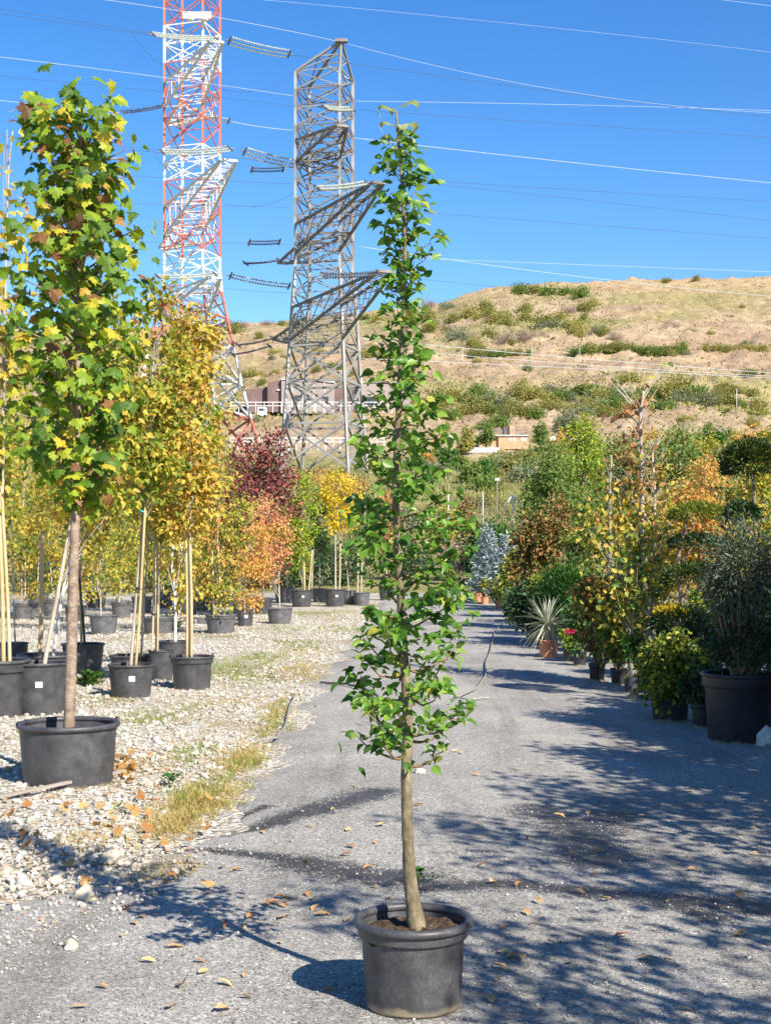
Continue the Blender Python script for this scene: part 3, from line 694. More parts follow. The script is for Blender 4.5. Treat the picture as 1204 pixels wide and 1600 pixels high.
# ------------------------------------------------------------------ generic crowns and potted trees
def crown_cloud(r, n, zlo, zhi, radf, nclump, cr, leaf, tmpl, droop=.3, flat=1.0, upb=.6):
    """leaf clumps; returns (V, faces, clump centres)"""
    t = r.random(nclump); 
    zc = zlo + (zhi - zlo) * t; rad = np.array([radf(q) for q in t]); th = r.uniform(0, 2 * pi, nclump)
    rr = rad * np.sqrt(r.uniform(.12, 1, nclump)); C = np.stack([rr * np.cos(th), rr * np.sin(th), zc], -1)
    w = rad + .02; w = w / w.sum(); k = r.choice(nclump, n, p=w)
    off = r.normal(0, 1, (n, 3)) * cr * np.array([1, 1, .8])
    P = C[k] + off
    out = unit(off + .5 * np.stack([np.cos(th[k]), np.sin(th[k]), 0 * th[k]], -1) * cr)
    T = out * .8 + r.normal(0, .5, (n, 3)) + np.array([0, 0, -droop])
    N = out * .5 + np.array([0.1, -.2, upb]) + r.normal(0, .5, (n, 3))
    return (*scatter(*tmpl, P, T, N, leaf * r.uniform(.65, 1.25, n)), C)
PROF = {
    'egg': lambda t: math.sin(pi * min(1, t * .9 + .08)) ** .7,
    'col': lambda t: (min(1, t * 6 + .35) * min(1, (1 - t) * 3.0 + .2)),
    'cone': lambda t: (1 - t) ** .8 * min(1, t * 8 + .5) + .05,
    'ball': lambda t: math.sqrt(max(.02, 1 - (2 * t - 1) ** 2)),
    'weep': lambda t: min(1, (1 - t) * 2.5 + .12) * (.75 + .25 * t),
}
def crown_mesh(r, c, mpp, bx, bz_of):
    """c: dict(cx, top, bot, w (px), n, leaf (m), mat, shape, clumps, droop)"""
    zlo, zhi = bz_of(c['bot']), bz_of(c['top']); Wm = c['w'] / 2 * mpp; pf = PROF[c.get('shape', 'egg')]
    tm = {'leaf': T_LEAF, 'narrow': T_NARROW, 'oval': T_OVAL}[c.get('t', 'leaf')]
    V, Fc, C = crown_cloud(r, c['n'], zlo, zhi, lambda q: Wm * pf(q) * .86, c.get('clumps', 40), c.get('cr', .16) * (Wm + .15), c['leaf'], tm, c.get('droop', .4), upb=c.get('upb', .6))
    dx = (c['cx'] - bx) * mpp
    return V + np.array([dx, 0, 0]), Fc, C + np.array([dx, 0, 0])
tree_seed = [100]
def potted_tree(label, px, by, rim, poth, trunk=None, tw=6, crowns=(), stakes=(), name='potted_tree', cat='potted tree', group=None, bark='bark_pale', pot='pot', tagged=False, handles=0, limbs=True, ties=(), potseg=32, r0=None):
    tree_seed[0] += 1; r = np.random.default_rng(tree_seed[0])
    df = F * HC / (by - HY); rm = rim / 2 / F * df; d = df + rm * .8; mpp = d / F; rm = rim / 2 * mpp
    x0 = (px - CX) * mpp
    o = thing(name, label, cat, (x0, d, .005), group)
    zin = pot_parts(o, rm, poth * mpp, pot, seg=potseg, soil=.12, labelside=(-1.35 if tagged else False), handles=handles, lip=max(.016, .05 * rm * 2), step=r.random() < .5, r0=r0)
    bz = lambda py: HC + (HY - py) * mpp
    if trunk:
        pts = np.array([((q[0] - px) * mpp, r.normal(0, .008), bz(q[1])) for q in trunk]); pts[0, 1] = 0
        pts = np.vstack([[pts[0, 0], 0, zin - .04], pts])
        n = 24; ps = smooth_path(pts, n); rad = np.linspace(tw / 2 * mpp, tw / 2 * mpp * .35, n); rad[0] *= 1.15
        rad = rad * (1 + r.normal(0, .03, n))
        tb = B().tube(ps, rad, 8)
    else: tb = None; ps = None
    for k, c in enumerate(crowns):
        V, Fc, C = crown_mesh(r, c, mpp, px, bz)
        if tb is not None and limbs:
            for q in C[:min(len(C), 46)]:
                zz = min(max(q[2] - r.uniform(.15, .6) * (1 + .2 * abs(q[2])), ps[0, 2] + .3), ps[-1, 2])
                b0 = np.array([np.interp(zz, ps[:, 2], ps[:, 0]), np.interp(zz, ps[:, 2], ps[:, 1]), zz])
                mid = (b0 + q) / 2 + np.array([0, 0, .06])
                rr0 = min(.35 * np.interp(zz, ps[:, 2], rad), .014)
                tb.tube([b0, mid, q], [rr0, rr0 * .6, .003], 4, False)
        link('crown', B().add(V, Fc).mesh('crown', M[c['mat']]), o)
    if tb is not None: link('trunk', tb.mesh('trunk', M[bark], True), o)
    for (a_, b_, m_, w_) in stakes:
        p0 = np.array([(a_[0] - px) * mpp, -.05, bz(a_[1])]); p1 = np.array([(b_[0] - px) * mpp, -.05, bz(b_[1])])
        if p0[2] > zin: p0[2] = zin - .02
        if a_[1] > by - poth: p0[2] = max(p0[2], .01)
        n = 18; path = p0 + (p1 - p0) * np.linspace(0, 1, n)[:, None]; path[:, 0] += .006 * np.sin(np.linspace(0, 5, n))
        rr = w_ / 2 * mpp * np.linspace(1, .85, n) * (1 + .10 * (np.arange(n) % 3 == 0) * (m_ == 'bamboo'))
        link('stake', B().tube(path, rr, 8).mesh('stake', M[m_], True), o)
    for (tx, ty, w_, m_) in ties:
        c = np.array([(tx - px) * mpp, -.03, bz(ty)]); a = np.linspace(0, 2 * pi, 13)
        link('tie', B().tube(np.stack([c[0] + w_ / 2 * mpp * np.cos(a), c[1] + w_ / 2 * mpp * np.sin(a), c[2] + .008 * np.sin(2 * a)], -1), .012, 5, False).mesh('tie', M[m_], True), o)
    return o

# --- the big maple, left foreground
mr = np.random.default_rng(8)
MD = F * HC / (1228 - HY); MK = MD / F; MX = (107 - CX) * MK
maple = thing('potted_maple_tree', 'large maple with green and yellow lobed leaves in a wide black pot at left', 'potted tree', (MX, MD, .012))
pot_parts(maple, 79 * MK, 98 * MK, 'pot', seg=56, soil=.2, lip=.04, step=False, handles=2, r0=68 * MK)
ml = lambda px, py, dy=0.: np.array([(px - 107) * MK, dy, HC + (HY - py) * MK])
mt = smooth_path([ml(106, 1175), ml(108, 1140), ml(112, 1020), ml(115, 900), ml(119, 790), ml(121, 700), ml(122, 600), ml(124, 450), ml(126, 300), ml(128, 170)], 50)
mrad = np.interp(np.linspace(0, 1, 50), [0, .04, .35, .5, .7, 1], [.056, .044, .037, .031, .022, .006])
tb = B().tube(mt, mrad * (1 + mr.normal(0, .03, 50)), 12)
my = np.array([135, 160, 200, 250, 300, 350, 400, 450, 500, 550, 600, 650, 700, 740, 775.])
mL = np.array([100, 70, 45, 40, 42, 36, 18, 0, -6, -6, -4, 8, 20, 45, 85.])
mR = np.array([190, 205, 216, 226, 228, 226, 224, 218, 222, 232, 232, 226, 216, 200, 165.])
MP, MT, MN, MS = [], [], [], []
for k in range(104):
    py = 770 - 615 * (k + mr.random()) / 104; z = ml(0, py)[2]
    b0 = np.array([np.interp(z - .25, mt[:, 2], mt[:, 0]), np.interp(z - .25, mt[:, 2], mt[:, 1]), z - .25])
    az = k * 2.399; ca, sa = math.cos(az), math.sin(az)
    e = (np.interp(py, my, mR) - 122) if ca > 0 else (122 - np.interp(py, my, mL))
    L = max(.12, (e - 14) * MK * mr.uniform(.55, 1.0)) / max(abs(ca), .6)
    q = np.array([ca * L + 15 * MK, sa * L, z])
    mid = (b0 + q) / 2 + np.array([0, 0, .05]); tb.tube([b0, mid, q], [.011, .007, .003], 5, False)
    n = mr.integers(13, 19)
    for _ in range(n):
        f = mr.uniform(.2, 1.12); p = b0 + (q - b0) * f + np.array([0, 0, .06 * f]) + mr.normal(0, .055, 3)
        out = unit(np.array([ca, sa, 0]) + mr.normal(0, .6, 3))
        MP.append(p); MT.append(out * .6 + np.array([0, -.1, -.75]) + mr.normal(0, .35, 3)); MN.append(out * .7 + np.array([.2, -.5, .75]) + mr.normal(0, .35, 3)); MS.append(mr.uniform(.07, .135))
for (px, py) in [(52, 150), (60, 158), (70, 150), (48, 170), (62, 180), (40, 175), (75, 175), (55, 200), (68, 215), (35, 185)]:
    MP.append(ml(px, py, mr.uniform(-.1, .1))); MT.append(np.array([mr.uniform(-.5, .5), -.2, -.8])); MN.append(np.array([.2, -.7, .5])); MS.append(mr.uniform(.10, .15))
tb.tube([ml(100, 330), ml(80, 250), ml(60, 160)], [.012, .009, .004], 5, False)
link('trunk', tb.mesh('trunk', M['bark_maple'], True), maple)
MP, MT, MN, MS = map(np.array, (MP, MT, MN, MS))
mm = []; mtv = []
for _ in range(6):
    v, f = maple_template(mr.uniform(.15, .7)); v = v * np.array([mr.uniform(.9, 1.1), 1, 1]); mtv.append((v, f)); mm.append(to_mesh('maple_leaf', v, f, False, M['maple']))
order = np.argsort(MP[:, 1] - 1.5 * MS)
for k, i in enumerate(order[:298]): place(link('leaf', mm[k % 6], maple), MP[i], MT[i], MN[i], MS[i])
bb = B()
for k in range(6):
    idx = order[298:][k::6]; bb.add(*scatter(*mtv[k], MP[idx], MT[idx], MN[idx], MS[idx]))
link('leaves', bb.mesh('leaves', M['maple']), maple, kind='stuff')

# --- rows on the left
LG = 'potted trees standing in rows on the left'
c = dict
potted_tree('leaning pale trunked tree in a wide black pot with white label behind the maple', 62, 1124, 92, 85, [(70, 1035), (92, 920), (112, 810), (128, 700), (150, 560)], 8.5,
            [c(cx=165, top=470, bot=800, w=150, n=2600, leaf=.095, mat='goldgreen', clumps=46)], [], group=LG, tagged=True, handles=2, potseg=48)
potted_tree('black pot cut by the left edge with bamboo stakes and sparse orange leaves high above', -8, 1128, 110, 92, [(6, 1030), (4, 800), (8, 500), (14, 260), (20, 205)], 5,
            [c(cx=4, top=195, bot=620, w=85, n=330, leaf=.12, mat='gold', clumps=22, cr=.3), c(cx=-10, top=430, bot=800, w=90, n=900, leaf=.10, mat='goldgreen', clumps=30)], [((8, 1040), (2, 770), 'bamboo', 7), ((18, 1040), (6, 760), 'stake', 6)], group=LG)
potted_tree('whitish leaning trunk in a black pot half hidden behind the labelled wide pot', 76, 1092, 96, 66, [(84, 1020), (98, 925), (112, 860), (130, 760)], 6.5,
            [c(cx=140, top=560, bot=840, w=120, n=1700, leaf=.085, mat='gold', clumps=34)], [((62, 1020), (68, 830), 'bamboo', 4), ((66, 1020), (70, 830), 'stake', 4)], group=LG, bark='birch')
potted_tree('low black pot at the far left edge behind the bamboo staked pot', 22, 1052, 46, 46, [(24, 1000), (20, 870), (18, 760)], 4, [c(cx=20, top=640, bot=870, w=100, n=1500, leaf=.08, mat='goldgreen', clumps=30)], [], group=LG)
potted_tree('black pot with a dark leaning prop pole right of the maple trunk', 130, 1056, 68, 48, [(128, 1005), (126, 900), (122, 800)], 4, [c(cx=120, top=620, bot=860, w=110, n=1500, leaf=.08, mat='goldgreen', clumps=30)],
            [((134, 1000), (124, 880), 'blackcable', 4), ((128, 1000), (126, 890), 'bamboo', 3)], group=LG)
potted_tree('grey pot with thin stem and hanging golden leaves, just right of the maple trunk', 162, 992, 46, 30, [(158, 960), (156, 880), (160, 800)], 3, [c(cx=165, top=700, bot=930, w=95, n=1900, leaf=.075, mat='goldgreen', clumps=36, droop=.9)], [], group=LG, pot='potdusty')
potted_tree('tilted pale tree with teal ties and bamboo stake in a white labelled pot', 205, 1095, 73, 54, [(205, 1038), (216, 900), (228, 760), (236, 650), (240, 560)], 7,
            [c(cx=238, top=440, bot=790, w=115, n=2900, leaf=.085, mat='goldgreen', clumps=40), c(cx=218, top=620, bot=800, w=70, n=220, leaf=.10, mat='lime', clumps=12), c(cx=256, top=455, bot=520, w=46, n=46, leaf=.09, mat='pink', clumps=6)],
            [((213, 1028), (230, 780), 'bamboo', 4.5)], group=LG, tagged=True, ties=[(224, 800, 9, 'tape'), (230, 740, 8, 'tape'), (219, 920, 9, 'blackcable')], potseg=40)
potted_tree('black pot of brownish soil just behind the teal tied tree', 206, 1066, 70, 40, [(222, 1022), (228, 900), (236, 800)], 4, [c(cx=230, top=650, bot=830, w=80, n=1000, leaf=.08, mat='gold', clumps=26)], [((222, 1020), (226, 830), 'stake', 4)], group=LG)
potted_tree('black pot with three bound stakes between the teal tied tree and the birch', 252, 1068, 42, 50, [(244, 1015), (246, 900), (248, 800)], 4, [c(cx=255, top=690, bot=850, w=70, n=900, leaf=.08, mat='goldgreen', clumps=26)],
            [((238, 1012), (244, 830), 'stake', 3.5), ((247, 1012), (247, 830), 'stake', 3.5)], group=LG, ties=[(243, 960, 10, 'blackcable')])
potted_tree('white trunked weeping birch in a low black pot', 270, 1050, 48, 47, [(274, 1000), (274, 920), (268, 890), (270, 860), (275, 780)], 5.5, [c(cx=278, top=720, bot=960, w=70, n=1500, leaf=.07, mat='gold', clumps=34, droop=1.0)], [], group=LG, bark='birch')
potted_tree('golden crowned tree held by one yellow and one pale stake in a black pot', 300, 1081, 70, 53, [(297, 1025), (295, 900), (296, 800), (298, 640), (300, 520)], 6,
            [c(cx=292, top=440, bot=840, w=130, n=4600, leaf=.085, mat='gold', clumps=60), c(cx=318, top=600, bot=720, w=60, n=150, leaf=.09, mat='lime', clumps=10), c(cx=306, top=560, bot=620, w=40, n=36, leaf=.09, mat='pink', clumps=4)],
            [((293, 1020), (292, 800), 'bamboo', 4), ((300, 1020), (298, 790), 'stake', 5)], group=LG, bark='birch', handles=2, potseg=40)
potted_tree('grey pot with a single stake behind the white birch trunk', 247, 992, 52, 27, [(248, 964), (248, 880), (250, 800)], 3.5, [c(cx=245, top=700, bot=900, w=90, n=1600, leaf=.075, mat='goldgreen', clumps=36, droop=.8)], [((244, 964), (244, 840), 'stake', 3)], group=LG, pot='potdusty')
potted_tree('pale dusty wide pot with twin stakes under hanging golden orange leaves', 345, 993, 50, 32, [(340, 960), (338, 880), (342, 800), (345, 740)], 3.5, [c(cx=345, top=700, bot=950, w=105, n=3000, leaf=.08, mat='goldgreen', clumps=50, droop=.9), c(cx=335, top=780, bot=920, w=70, n=600, leaf=.08, mat='orange', clumps=18, droop=.9)],
            [((335, 962), (332, 860), 'stake', 4), ((345, 962), (342, 850), 'stake', 4)], group=LG, pot='potdusty')
potted_tree('bushy orange shrub in a small dark pot right of the pale twin staked pot', 383, 981, 27, 28, [(382, 952), (384, 900), (390, 850)], 3, [c(cx=392, top=800, bot=945, w=70, n=1700, leaf=.075, mat='orange', clumps=36, droop=.7)], [], group=LG, tagged=True)
potted_tree('pale pot with one slim stem under salmon leaves at the grass edge', 437, 977, 41, 26, [(437, 950), (435, 880), (428, 830)], 3.2, [c(cx=418, top=775, bot=905, w=80, n=1700, leaf=.08, mat='pink', clumps=36, droop=.8), c(cx=428, top=820, bot=870, w=60, n=350, leaf=.08, mat='orange', clumps=12)], [], group=LG, pot='potdusty')
potted_tree('burgundy leaved tree with a pointed top behind the salmon pink one', 411, 962, 32, 26, [(411, 935), (412, 850), (418, 760), (427, 690)], 3.5, [c(cx=404, top=685, bot=890, w=150, n=4600, leaf=.11, mat='burg', clumps=70), c(cx=427, top=660, bot=760, w=34, n=420, leaf=.10, mat='burg', clumps=14)], [], group=LG, bark='bark')
potted_tree('second burgundy leaved tree, broader and lower, left of the pointed burgundy one', 376, 966, 26, 24, [(376, 945), (374, 860), (372, 780)], 3.2, [c(cx=372, top=715, bot=880, w=60, n=1500, leaf=.095, mat='burg', clumps=30), c(cx=372, top=790, bot=900, w=50, n=500, leaf=.08, mat='gold', clumps=14)], [], group=LG, bark='bark')
potted_tree('lime green tree on a bamboo stake, left of the bright yellow tree', 471, 950, 35, 28, [(473, 922), (472, 850), (474, 780)], 3.2, [c(cx=472, top=738, bot=890, w=56, n=2400, leaf=.10, mat='lime', clumps=46)], [((476, 922), (474, 850), 'bamboo', 3), ((482, 922), (488, 860), 'stake', 2.6)], group=LG, tagged=True)
potted_tree('bright yellow crowned tree on a straight pale stem in a tall black pot', 523, 949, 35, 28, [(524, 920), (524, 850), (526, 780)], 4, [c(cx=530, top=735, bot=830, w=62, n=2200, leaf=.10, mat='yellow', clumps=40)], [((530, 920), (532, 850), 'stake', 2.6)], group=LG, tagged=True)
potted_tree('dark green round tree between the lime and the bright yellow one', 500, 942, 26, 22, [(499, 918), (499, 850), (500, 800)], 3, [c(cx=502, top=760, bot=870, w=50, n=2000, leaf=.09, mat='green', clumps=34)], [], group=LG, pot='potdusty')
potted_tree('dark green tree right of the bright yellow tree, its pot partly hidden by pear leaves', 565, 946, 27, 20, [(564, 925), (566, 850), (570, 800)], 3, [c(cx=572, top=762, bot=860, w=50, n=2000, leaf=.09, mat='green', clumps=34), c(cx=560, top=740, bot=770, w=40, n=250, leaf=.09, mat='orange', clumps=10)], [((558, 925), (560, 860), 'stake', 2.5)], group=LG, pot='potdusty')
potted_tree('orange and burgundy tree seen through the pear branches', 604, 938, 26, 20, [(604, 918), (604, 850), (605, 800)], 3, [c(cx=602, top=762, bot=860, w=62, n=1200, leaf=.09, mat='orange', clumps=26), c(cx=606, top=775, bot=850, w=50, n=700, leaf=.09, mat='burg', clumps=16)], [], group=LG)
potted_tree('grey pot with a leaning stem in the gap beside the yellow tree pot', 546, 945, 22, 22, [(545, 925), (540, 870), (536, 810)], 2.6, [c(cx=540, top=745, bot=790, w=50, n=600, leaf=.09, mat='orange', clumps=14)], [], group=LG, pot='potdusty')
potted_tree('yellowish tree top between the lime tree and the lattice pylon', 487, 938, 24, 18, [(487, 918), (490, 850), (492, 780)], 2.6, [c(cx=495, top=738, bot=785, w=70, n=900, leaf=.09, mat='orange', clumps=18), c(cx=462, top=800, bot=900, w=50, n=1200, leaf=.09, mat='lime', clumps=22)], [], group=LG)
# back rows: dense hanging gold foliage over grey pots
FR = 'filler trees of the back rows on the left'
fr = np.random.default_rng(55)
for i, (px, by, top, bot, w, mt_) in enumerate([(-20, 975, 640, 930, 110, 'goldgreen'), (36, 968, 620, 935, 95, 'gold'), (80, 962, 650, 930, 90, 'goldgreen'), (118, 972, 640, 930, 90, 'gold'), (190, 966, 660, 930, 90, 'goldgreen'), (222, 958, 640, 925, 90, 'gold'), (292, 962, 690, 930, 80, 'goldgreen'), (320, 955, 700, 930, 70, 'gold'), (60, 952, 560, 860, 110, 'goldgreen'), (150, 950, 520, 860, 110, 'goldgreen'), (255, 950, 540, 860, 100, 'gold'), (310, 948, 620, 900, 90, 'goldgreen'), (360, 950, 760, 900, 60, 'redgreen'), (445, 944, 790, 890, 50, 'lime')]):
    potted_tree(['slim golden tree in the crowded left back rows', 'slim green gold tree in the crowded left back rows'][mt_ != 'gold'], px, by, 34, 25, [(px + fr.uniform(-4, 4), by - 25), (px + fr.uniform(-6, 6), by - 130), (px + fr.uniform(-8, 8), top + 40)], 3,
                [c(cx=px, top=top, bot=bot, w=w * 1.15, n=3600, leaf=.085, mat=mt_, clumps=60, droop=.9)], [((px + 4, by - 25), (px + fr.uniform(-3, 8), by - 115), 'stake', 2.6)] if i % 2 else [], group=FR + (' with gold leaves' if mt_ == 'gold' else ' with green gold leaves'), pot='potdusty' if i % 3 else 'pot')

# ------------------------------------------------------------------ right side plants
RG = 'potted plants lining the right side of the road'
# yucca
by, rim, ph = 1029, 33, 28
df = F * HC / (by - HY); yk = df / F
yuc = thing('potted_yucca', 'spiky pale green yucca in a terracotta pot at the right edge of the road', 'potted plant', ((858 - CX) * yk, df + .15, .01), RG)
zin = pot_parts(yuc, rim / 2 * yk, ph * yk, 'terra', seg=28, soil=.08, lip=.03, step=False)
yr = np.random.default_rng(77); hub = np.array([-.02, 0, (by - 978) * yk])
link('trunk', B().tube([(0, 0, zin - .05), (-.01, 0, zin + .08), hub], [.05, .06, .045], 10).mesh('trunk', M['bark_pale'], True), yuc)
bl = []
for k in range(3):
    n = 7; q = np.linspace(0, 1, n); w = .022 * np.sin(pi * np.minimum(1, q * .8 + .2)) ** .6; w[-1] = .001; sag = [-.10, -.2, -.32][k]
    V = []
    for i in range(n): V += [(-w[i], q[i], sag * q[i] ** 2 + .006), (0, q[i], sag * q[i] ** 2), (w[i], q[i], sag * q[i] ** 2 + .006)]
    bl.append(to_mesh('yucca_blade', V, [[(3 * i + j, 3 * i + j + 1, 3 * i + j + 4, 3 * i + j + 3) for i in range(n - 1) for j in range(2)]], False, M['yucca']))
for i in range(150):
    th = i * 2.399; el = yr.uniform(-.45, 1.45) if i < 125 else yr.uniform(-1.1, -.4)
    T = np.array([cos(th) * cos(el), sin(th) * cos(el), sin(el)])
    o = link('blade', bl[0 if el > .7 else (1 if el > .1 else 2)], yuc)
    place(o, hub + np.array([0, 0, yr.uniform(-.05, .05)]), T, np.array([-T[0] * T[2], -T[1] * T[2], 1.01 - T[2] ** 2]), yr.uniform(.40, .52))

def shrub(label, px, by, rim, poth, blobs, name='potted_shrub', cat='potted shrub', stems=5, pot='pot_shaded', bark='bark', group=RG, stemw=.012):
    """blobs: (cx, cy, rx, ry, n, leaf, mat, template, droop)"""
    tree_seed[0] += 1; r = np.random.default_rng(tree_seed[0])
    df = F * HC / (by - HY); rm = rim / 2 / F * df; d = df + rm * .8; mpp = d / F
    o = thing(name, label, cat, ((px - CX) * mpp, d, .005), group)
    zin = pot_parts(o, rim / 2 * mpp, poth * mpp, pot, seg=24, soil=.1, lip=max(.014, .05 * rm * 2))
    tb = B(); any_ = False
    for (cx, cy, rx, ry, n, leaf, mt_, tm, droop) in blobs:
        cen = np.array([(cx - px) * mpp, 0, HC + (HY - cy) * mpp]); rx *= mpp; ry *= mpp
        nc = max(8, int(n / 45)); u = unit(r.normal(0, 1, (nc, 3))) * (r.uniform(.25, 1, (nc, 1)) ** .45)
        C = cen + u * np.array([rx, rx, ry]) * .86; k = r.integers(0, nc, n)
        off = r.normal(0, 1, (n, 3)) * .17 * (rx + ry) / 2 * 1.15; P = C[k] + off
        out = unit(off + .6 * (C[k] - cen))
        if tm == 'narrow': T = out + r.normal(0, .45, (n, 3)) + np.array([0, 0, -droop]); N = r.normal(0, 1, (n, 3)) + np.array([0, 0, .6])
        else: T = out * .8 + r.normal(0, .5, (n, 3)) + np.array([0, 0, -droop]); N = out * .5 + np.array([.1, -.2, .6]) + r.normal(0, .5, (n, 3))
        P[:, 2] = np.maximum(P[:, 2], .05)
        link('foliage', B().add(*scatter(*{'leaf': T_LEAF, 'narrow': T_NARROW, 'oval': T_OVAL}[tm], P, T, N, leaf * r.uniform(.65, 1.3, n))).mesh('foliage', M[mt_]), o)
        for q in C[:stems * 2]:
            b0 = np.array([r.normal(0, .03), r.normal(0, .03), zin - .03]); tb.tube([b0, b0 * .4 + q * .6 + np.array([0, 0, .1 * ry]), q], [stemw, stemw * .7, stemw * .3], 5, False); any_ = True
    if any_: link('stems', tb.mesh('stems', M[bark], True), o)
    return o
rose = shrub('small rose bush with one bright pink bloom right of the yucca', 890, 1036, 26, 26, [(888, 1000, 18, 16, 200, .06, 'lime', 'oval', .3)], 'potted_rose', 'potted plant', 4)
rz = np.random.default_rng(4); n = 26; th = rz.uniform(0, 6.3, n)
k_ = F * HC / (1036 - HY) / F
link('bloom', B().add(*scatter(*T_OVAL, np.zeros((n, 3)) + np.array([-2 * k_, -.1, (1036 - 990) * k_]), np.stack([np.cos(th), np.sin(th), rz.uniform(-.1, 1.2, n)], -1), np.tile([0, 0, 1.], (n, 1)), rz.uniform(.09, .13, n))).mesh('bloom', M['bloom'], True), rose)
shrub('small dark pot of low greenery between the rose and the spotted blue pot', 905, 1042, 24, 24, [(905, 1005, 16, 22, 220, .05, 'green', 'oval', .3)], stems=3)
shrub('spotted dark blue pot with a bronze and green leaved shrub and bare stems', 932, 1066, 28, 28, [(938, 925, 42, 38, 1100, .075, 'redgreen', 'oval', .5), (925, 985, 30, 45, 260, .06, 'redgreen', 'oval', .4)], stems=9, bark='twig', stemw=.009)
shrub('yellow green upright shrub in a small dark pot right of the spotted pot', 966, 1072, 28, 26, [(965, 985, 34, 52, 1500, .06, 'euon', 'oval', .3)], stems=6)
shrub('variegated yellow green evergreen bush with large leaves, nearest bush on the right', 1046, 1130, 66, 40, [(1046, 1050, 52, 58, 3600, .055, 'euon', 'oval', .2), (1088, 1040, 24, 34, 700, .05, 'euon', 'oval', .2)], stems=6)
shrub('dark juniper with upright feathery sprays behind the yucca', 898, 1012, 36, 26, [(892, 925, 48, 46, 3600, .11, 'green', 'narrow', -.5), (880, 960, 46, 32, 1800, .10, 'dark', 'narrow', -.2)], stems=4)
shrub('golden weeping cedar arching over a dark underside left of the bare tree', 930, 1000, 36, 28, [(922, 870, 46, 44, 2600, .10, 'pinegreen', 'narrow', .7), (908, 842, 32, 12, 700, .09, 'euon', 'narrow', .7), (945, 845, 26, 20, 350, .09, 'yellow', 'leaf', .4)], stems=6)
shrub('tall reddish green hedge shrub with a rounded top beyond the yucca', 842, 985, 34, 28, [(845, 840, 42, 40, 2600, .10, 'redgreen', 'leaf', .3), (838, 890, 40, 45, 1700, .10, 'redgreen', 'leaf', .3)], stems=6)
shrub('broad dark green bush below the reddish hedge shrub', 835, 1004, 32, 24, [(838, 945, 42, 38, 1900, .09, 'dark', 'leaf', .3), (850, 925, 30, 25, 600, .09, 'lime', 'narrow', -.5)], stems=5)
shrub('yellow green bush with bright tips left of the dark green bush', 798, 966, 28, 20, [(800, 912, 32, 32, 1900, .09, 'euon', 'leaf', .3)], stems=5)
shrub('olive green rounded bush beside the blue spruce', 806, 955, 26, 18, [(812, 880, 26, 26, 1300, .10, 'goldgreen', 'leaf', .3)], stems=4)
shrub('small umbrella shaped shrub in a terracotta pot at the far right edge of the road', 746, 941, 17, 14, [(750, 905, 26, 8, 700, .10, 'lime', 'narrow', .3)], stems=5, pot='terra')
shrub('little low shrub in a small terracotta pot next to the umbrella shaped one', 757, 945, 14, 12, [(762, 918, 12, 14, 300, .09, 'goldgreen', 'leaf', .3)], stems=3, pot='terra')
shrub('golden shrub in a terracotta pot in front of the yellow green bush', 781, 952, 17, 14, [(784, 922, 18, 18, 600, .09, 'euon', 'leaf', .3)], stems=3, pot='terra')
shrub('dark low conifer in a black pot under the reddish hedge shrub', 818, 985, 26, 20, [(818, 950, 30, 26, 900, .09, 'dark', 'narrow', 0)], stems=3)
# blue spruces
def conifer(label, px, by, top, w, mat, n, leaf, rim=22, poth=18, name='potted_conifer', group=RG):
    tree_seed[0] += 1; r = np.random.default_rng(tree_seed[0])
    df = F * HC / (by - HY); d = df + rim / 2 / F * df * .8; mpp = d / F
    o = thing(name, label, 'potted conifer', ((px - CX) * mpp, d, .005), group); zin = pot_parts(o, rim / 2 * mpp, poth * mpp, 'pot', seg=20, soil=.1, lip=.03)
    H = (by - top) * mpp; z0 = poth * mpp * .9; tb = B().tube([(0, 0, z0 - .05), (0, 0, H)], [.04, .008], 6); P, T = [], []
    nb = 90
    for i in range(nb):
        q = (i + r.random()) / nb; z = z0 + (H - z0) * q; L = w / 2 * mpp * (1 - q) ** .8 * r.uniform(.75, 1.1) + .04; th = i * 2.399
        e = np.array([cos(th) * L, sin(th) * L, z - .05 * L + .22 * L]); b0 = np.array([0, 0, z]); tb.tube([b0, e], [.008, .003], 4, False)
        m = max(4, int(n / nb * (1 - q) * 2)); f = r.uniform(.15, 1.0, m)[:, None]
        P.append(b0 + (e - b0) * f + r.normal(0, .03, (m, 3))); T.append(unit(e - b0) * 1.0 + r.normal(0, .6, (m, 3)))
    P = np.concatenate(P); T = np.concatenate(T)
    link('trunk', tb.mesh('trunk', M['bark'], True), o)
    link('foliage', B().add(*scatter(*T_NARROW, P, T, np.tile([0, 0, 1.], (len(P), 1)) + r.normal(0, .5, (len(P), 3)), leaf * r.uniform(.7, 1.3, len(P)))).mesh('foliage', M[mat]), o)
conifer('silvery blue spruce with a pointed top at the far end of the right row', 762, 944, 822, 62, 'blue', 3800, .16)
conifer('second blue spruce, shorter and bushier, right of the pointed blue spruce', 790, 950, 836, 56, 'blue', 3400, .16)
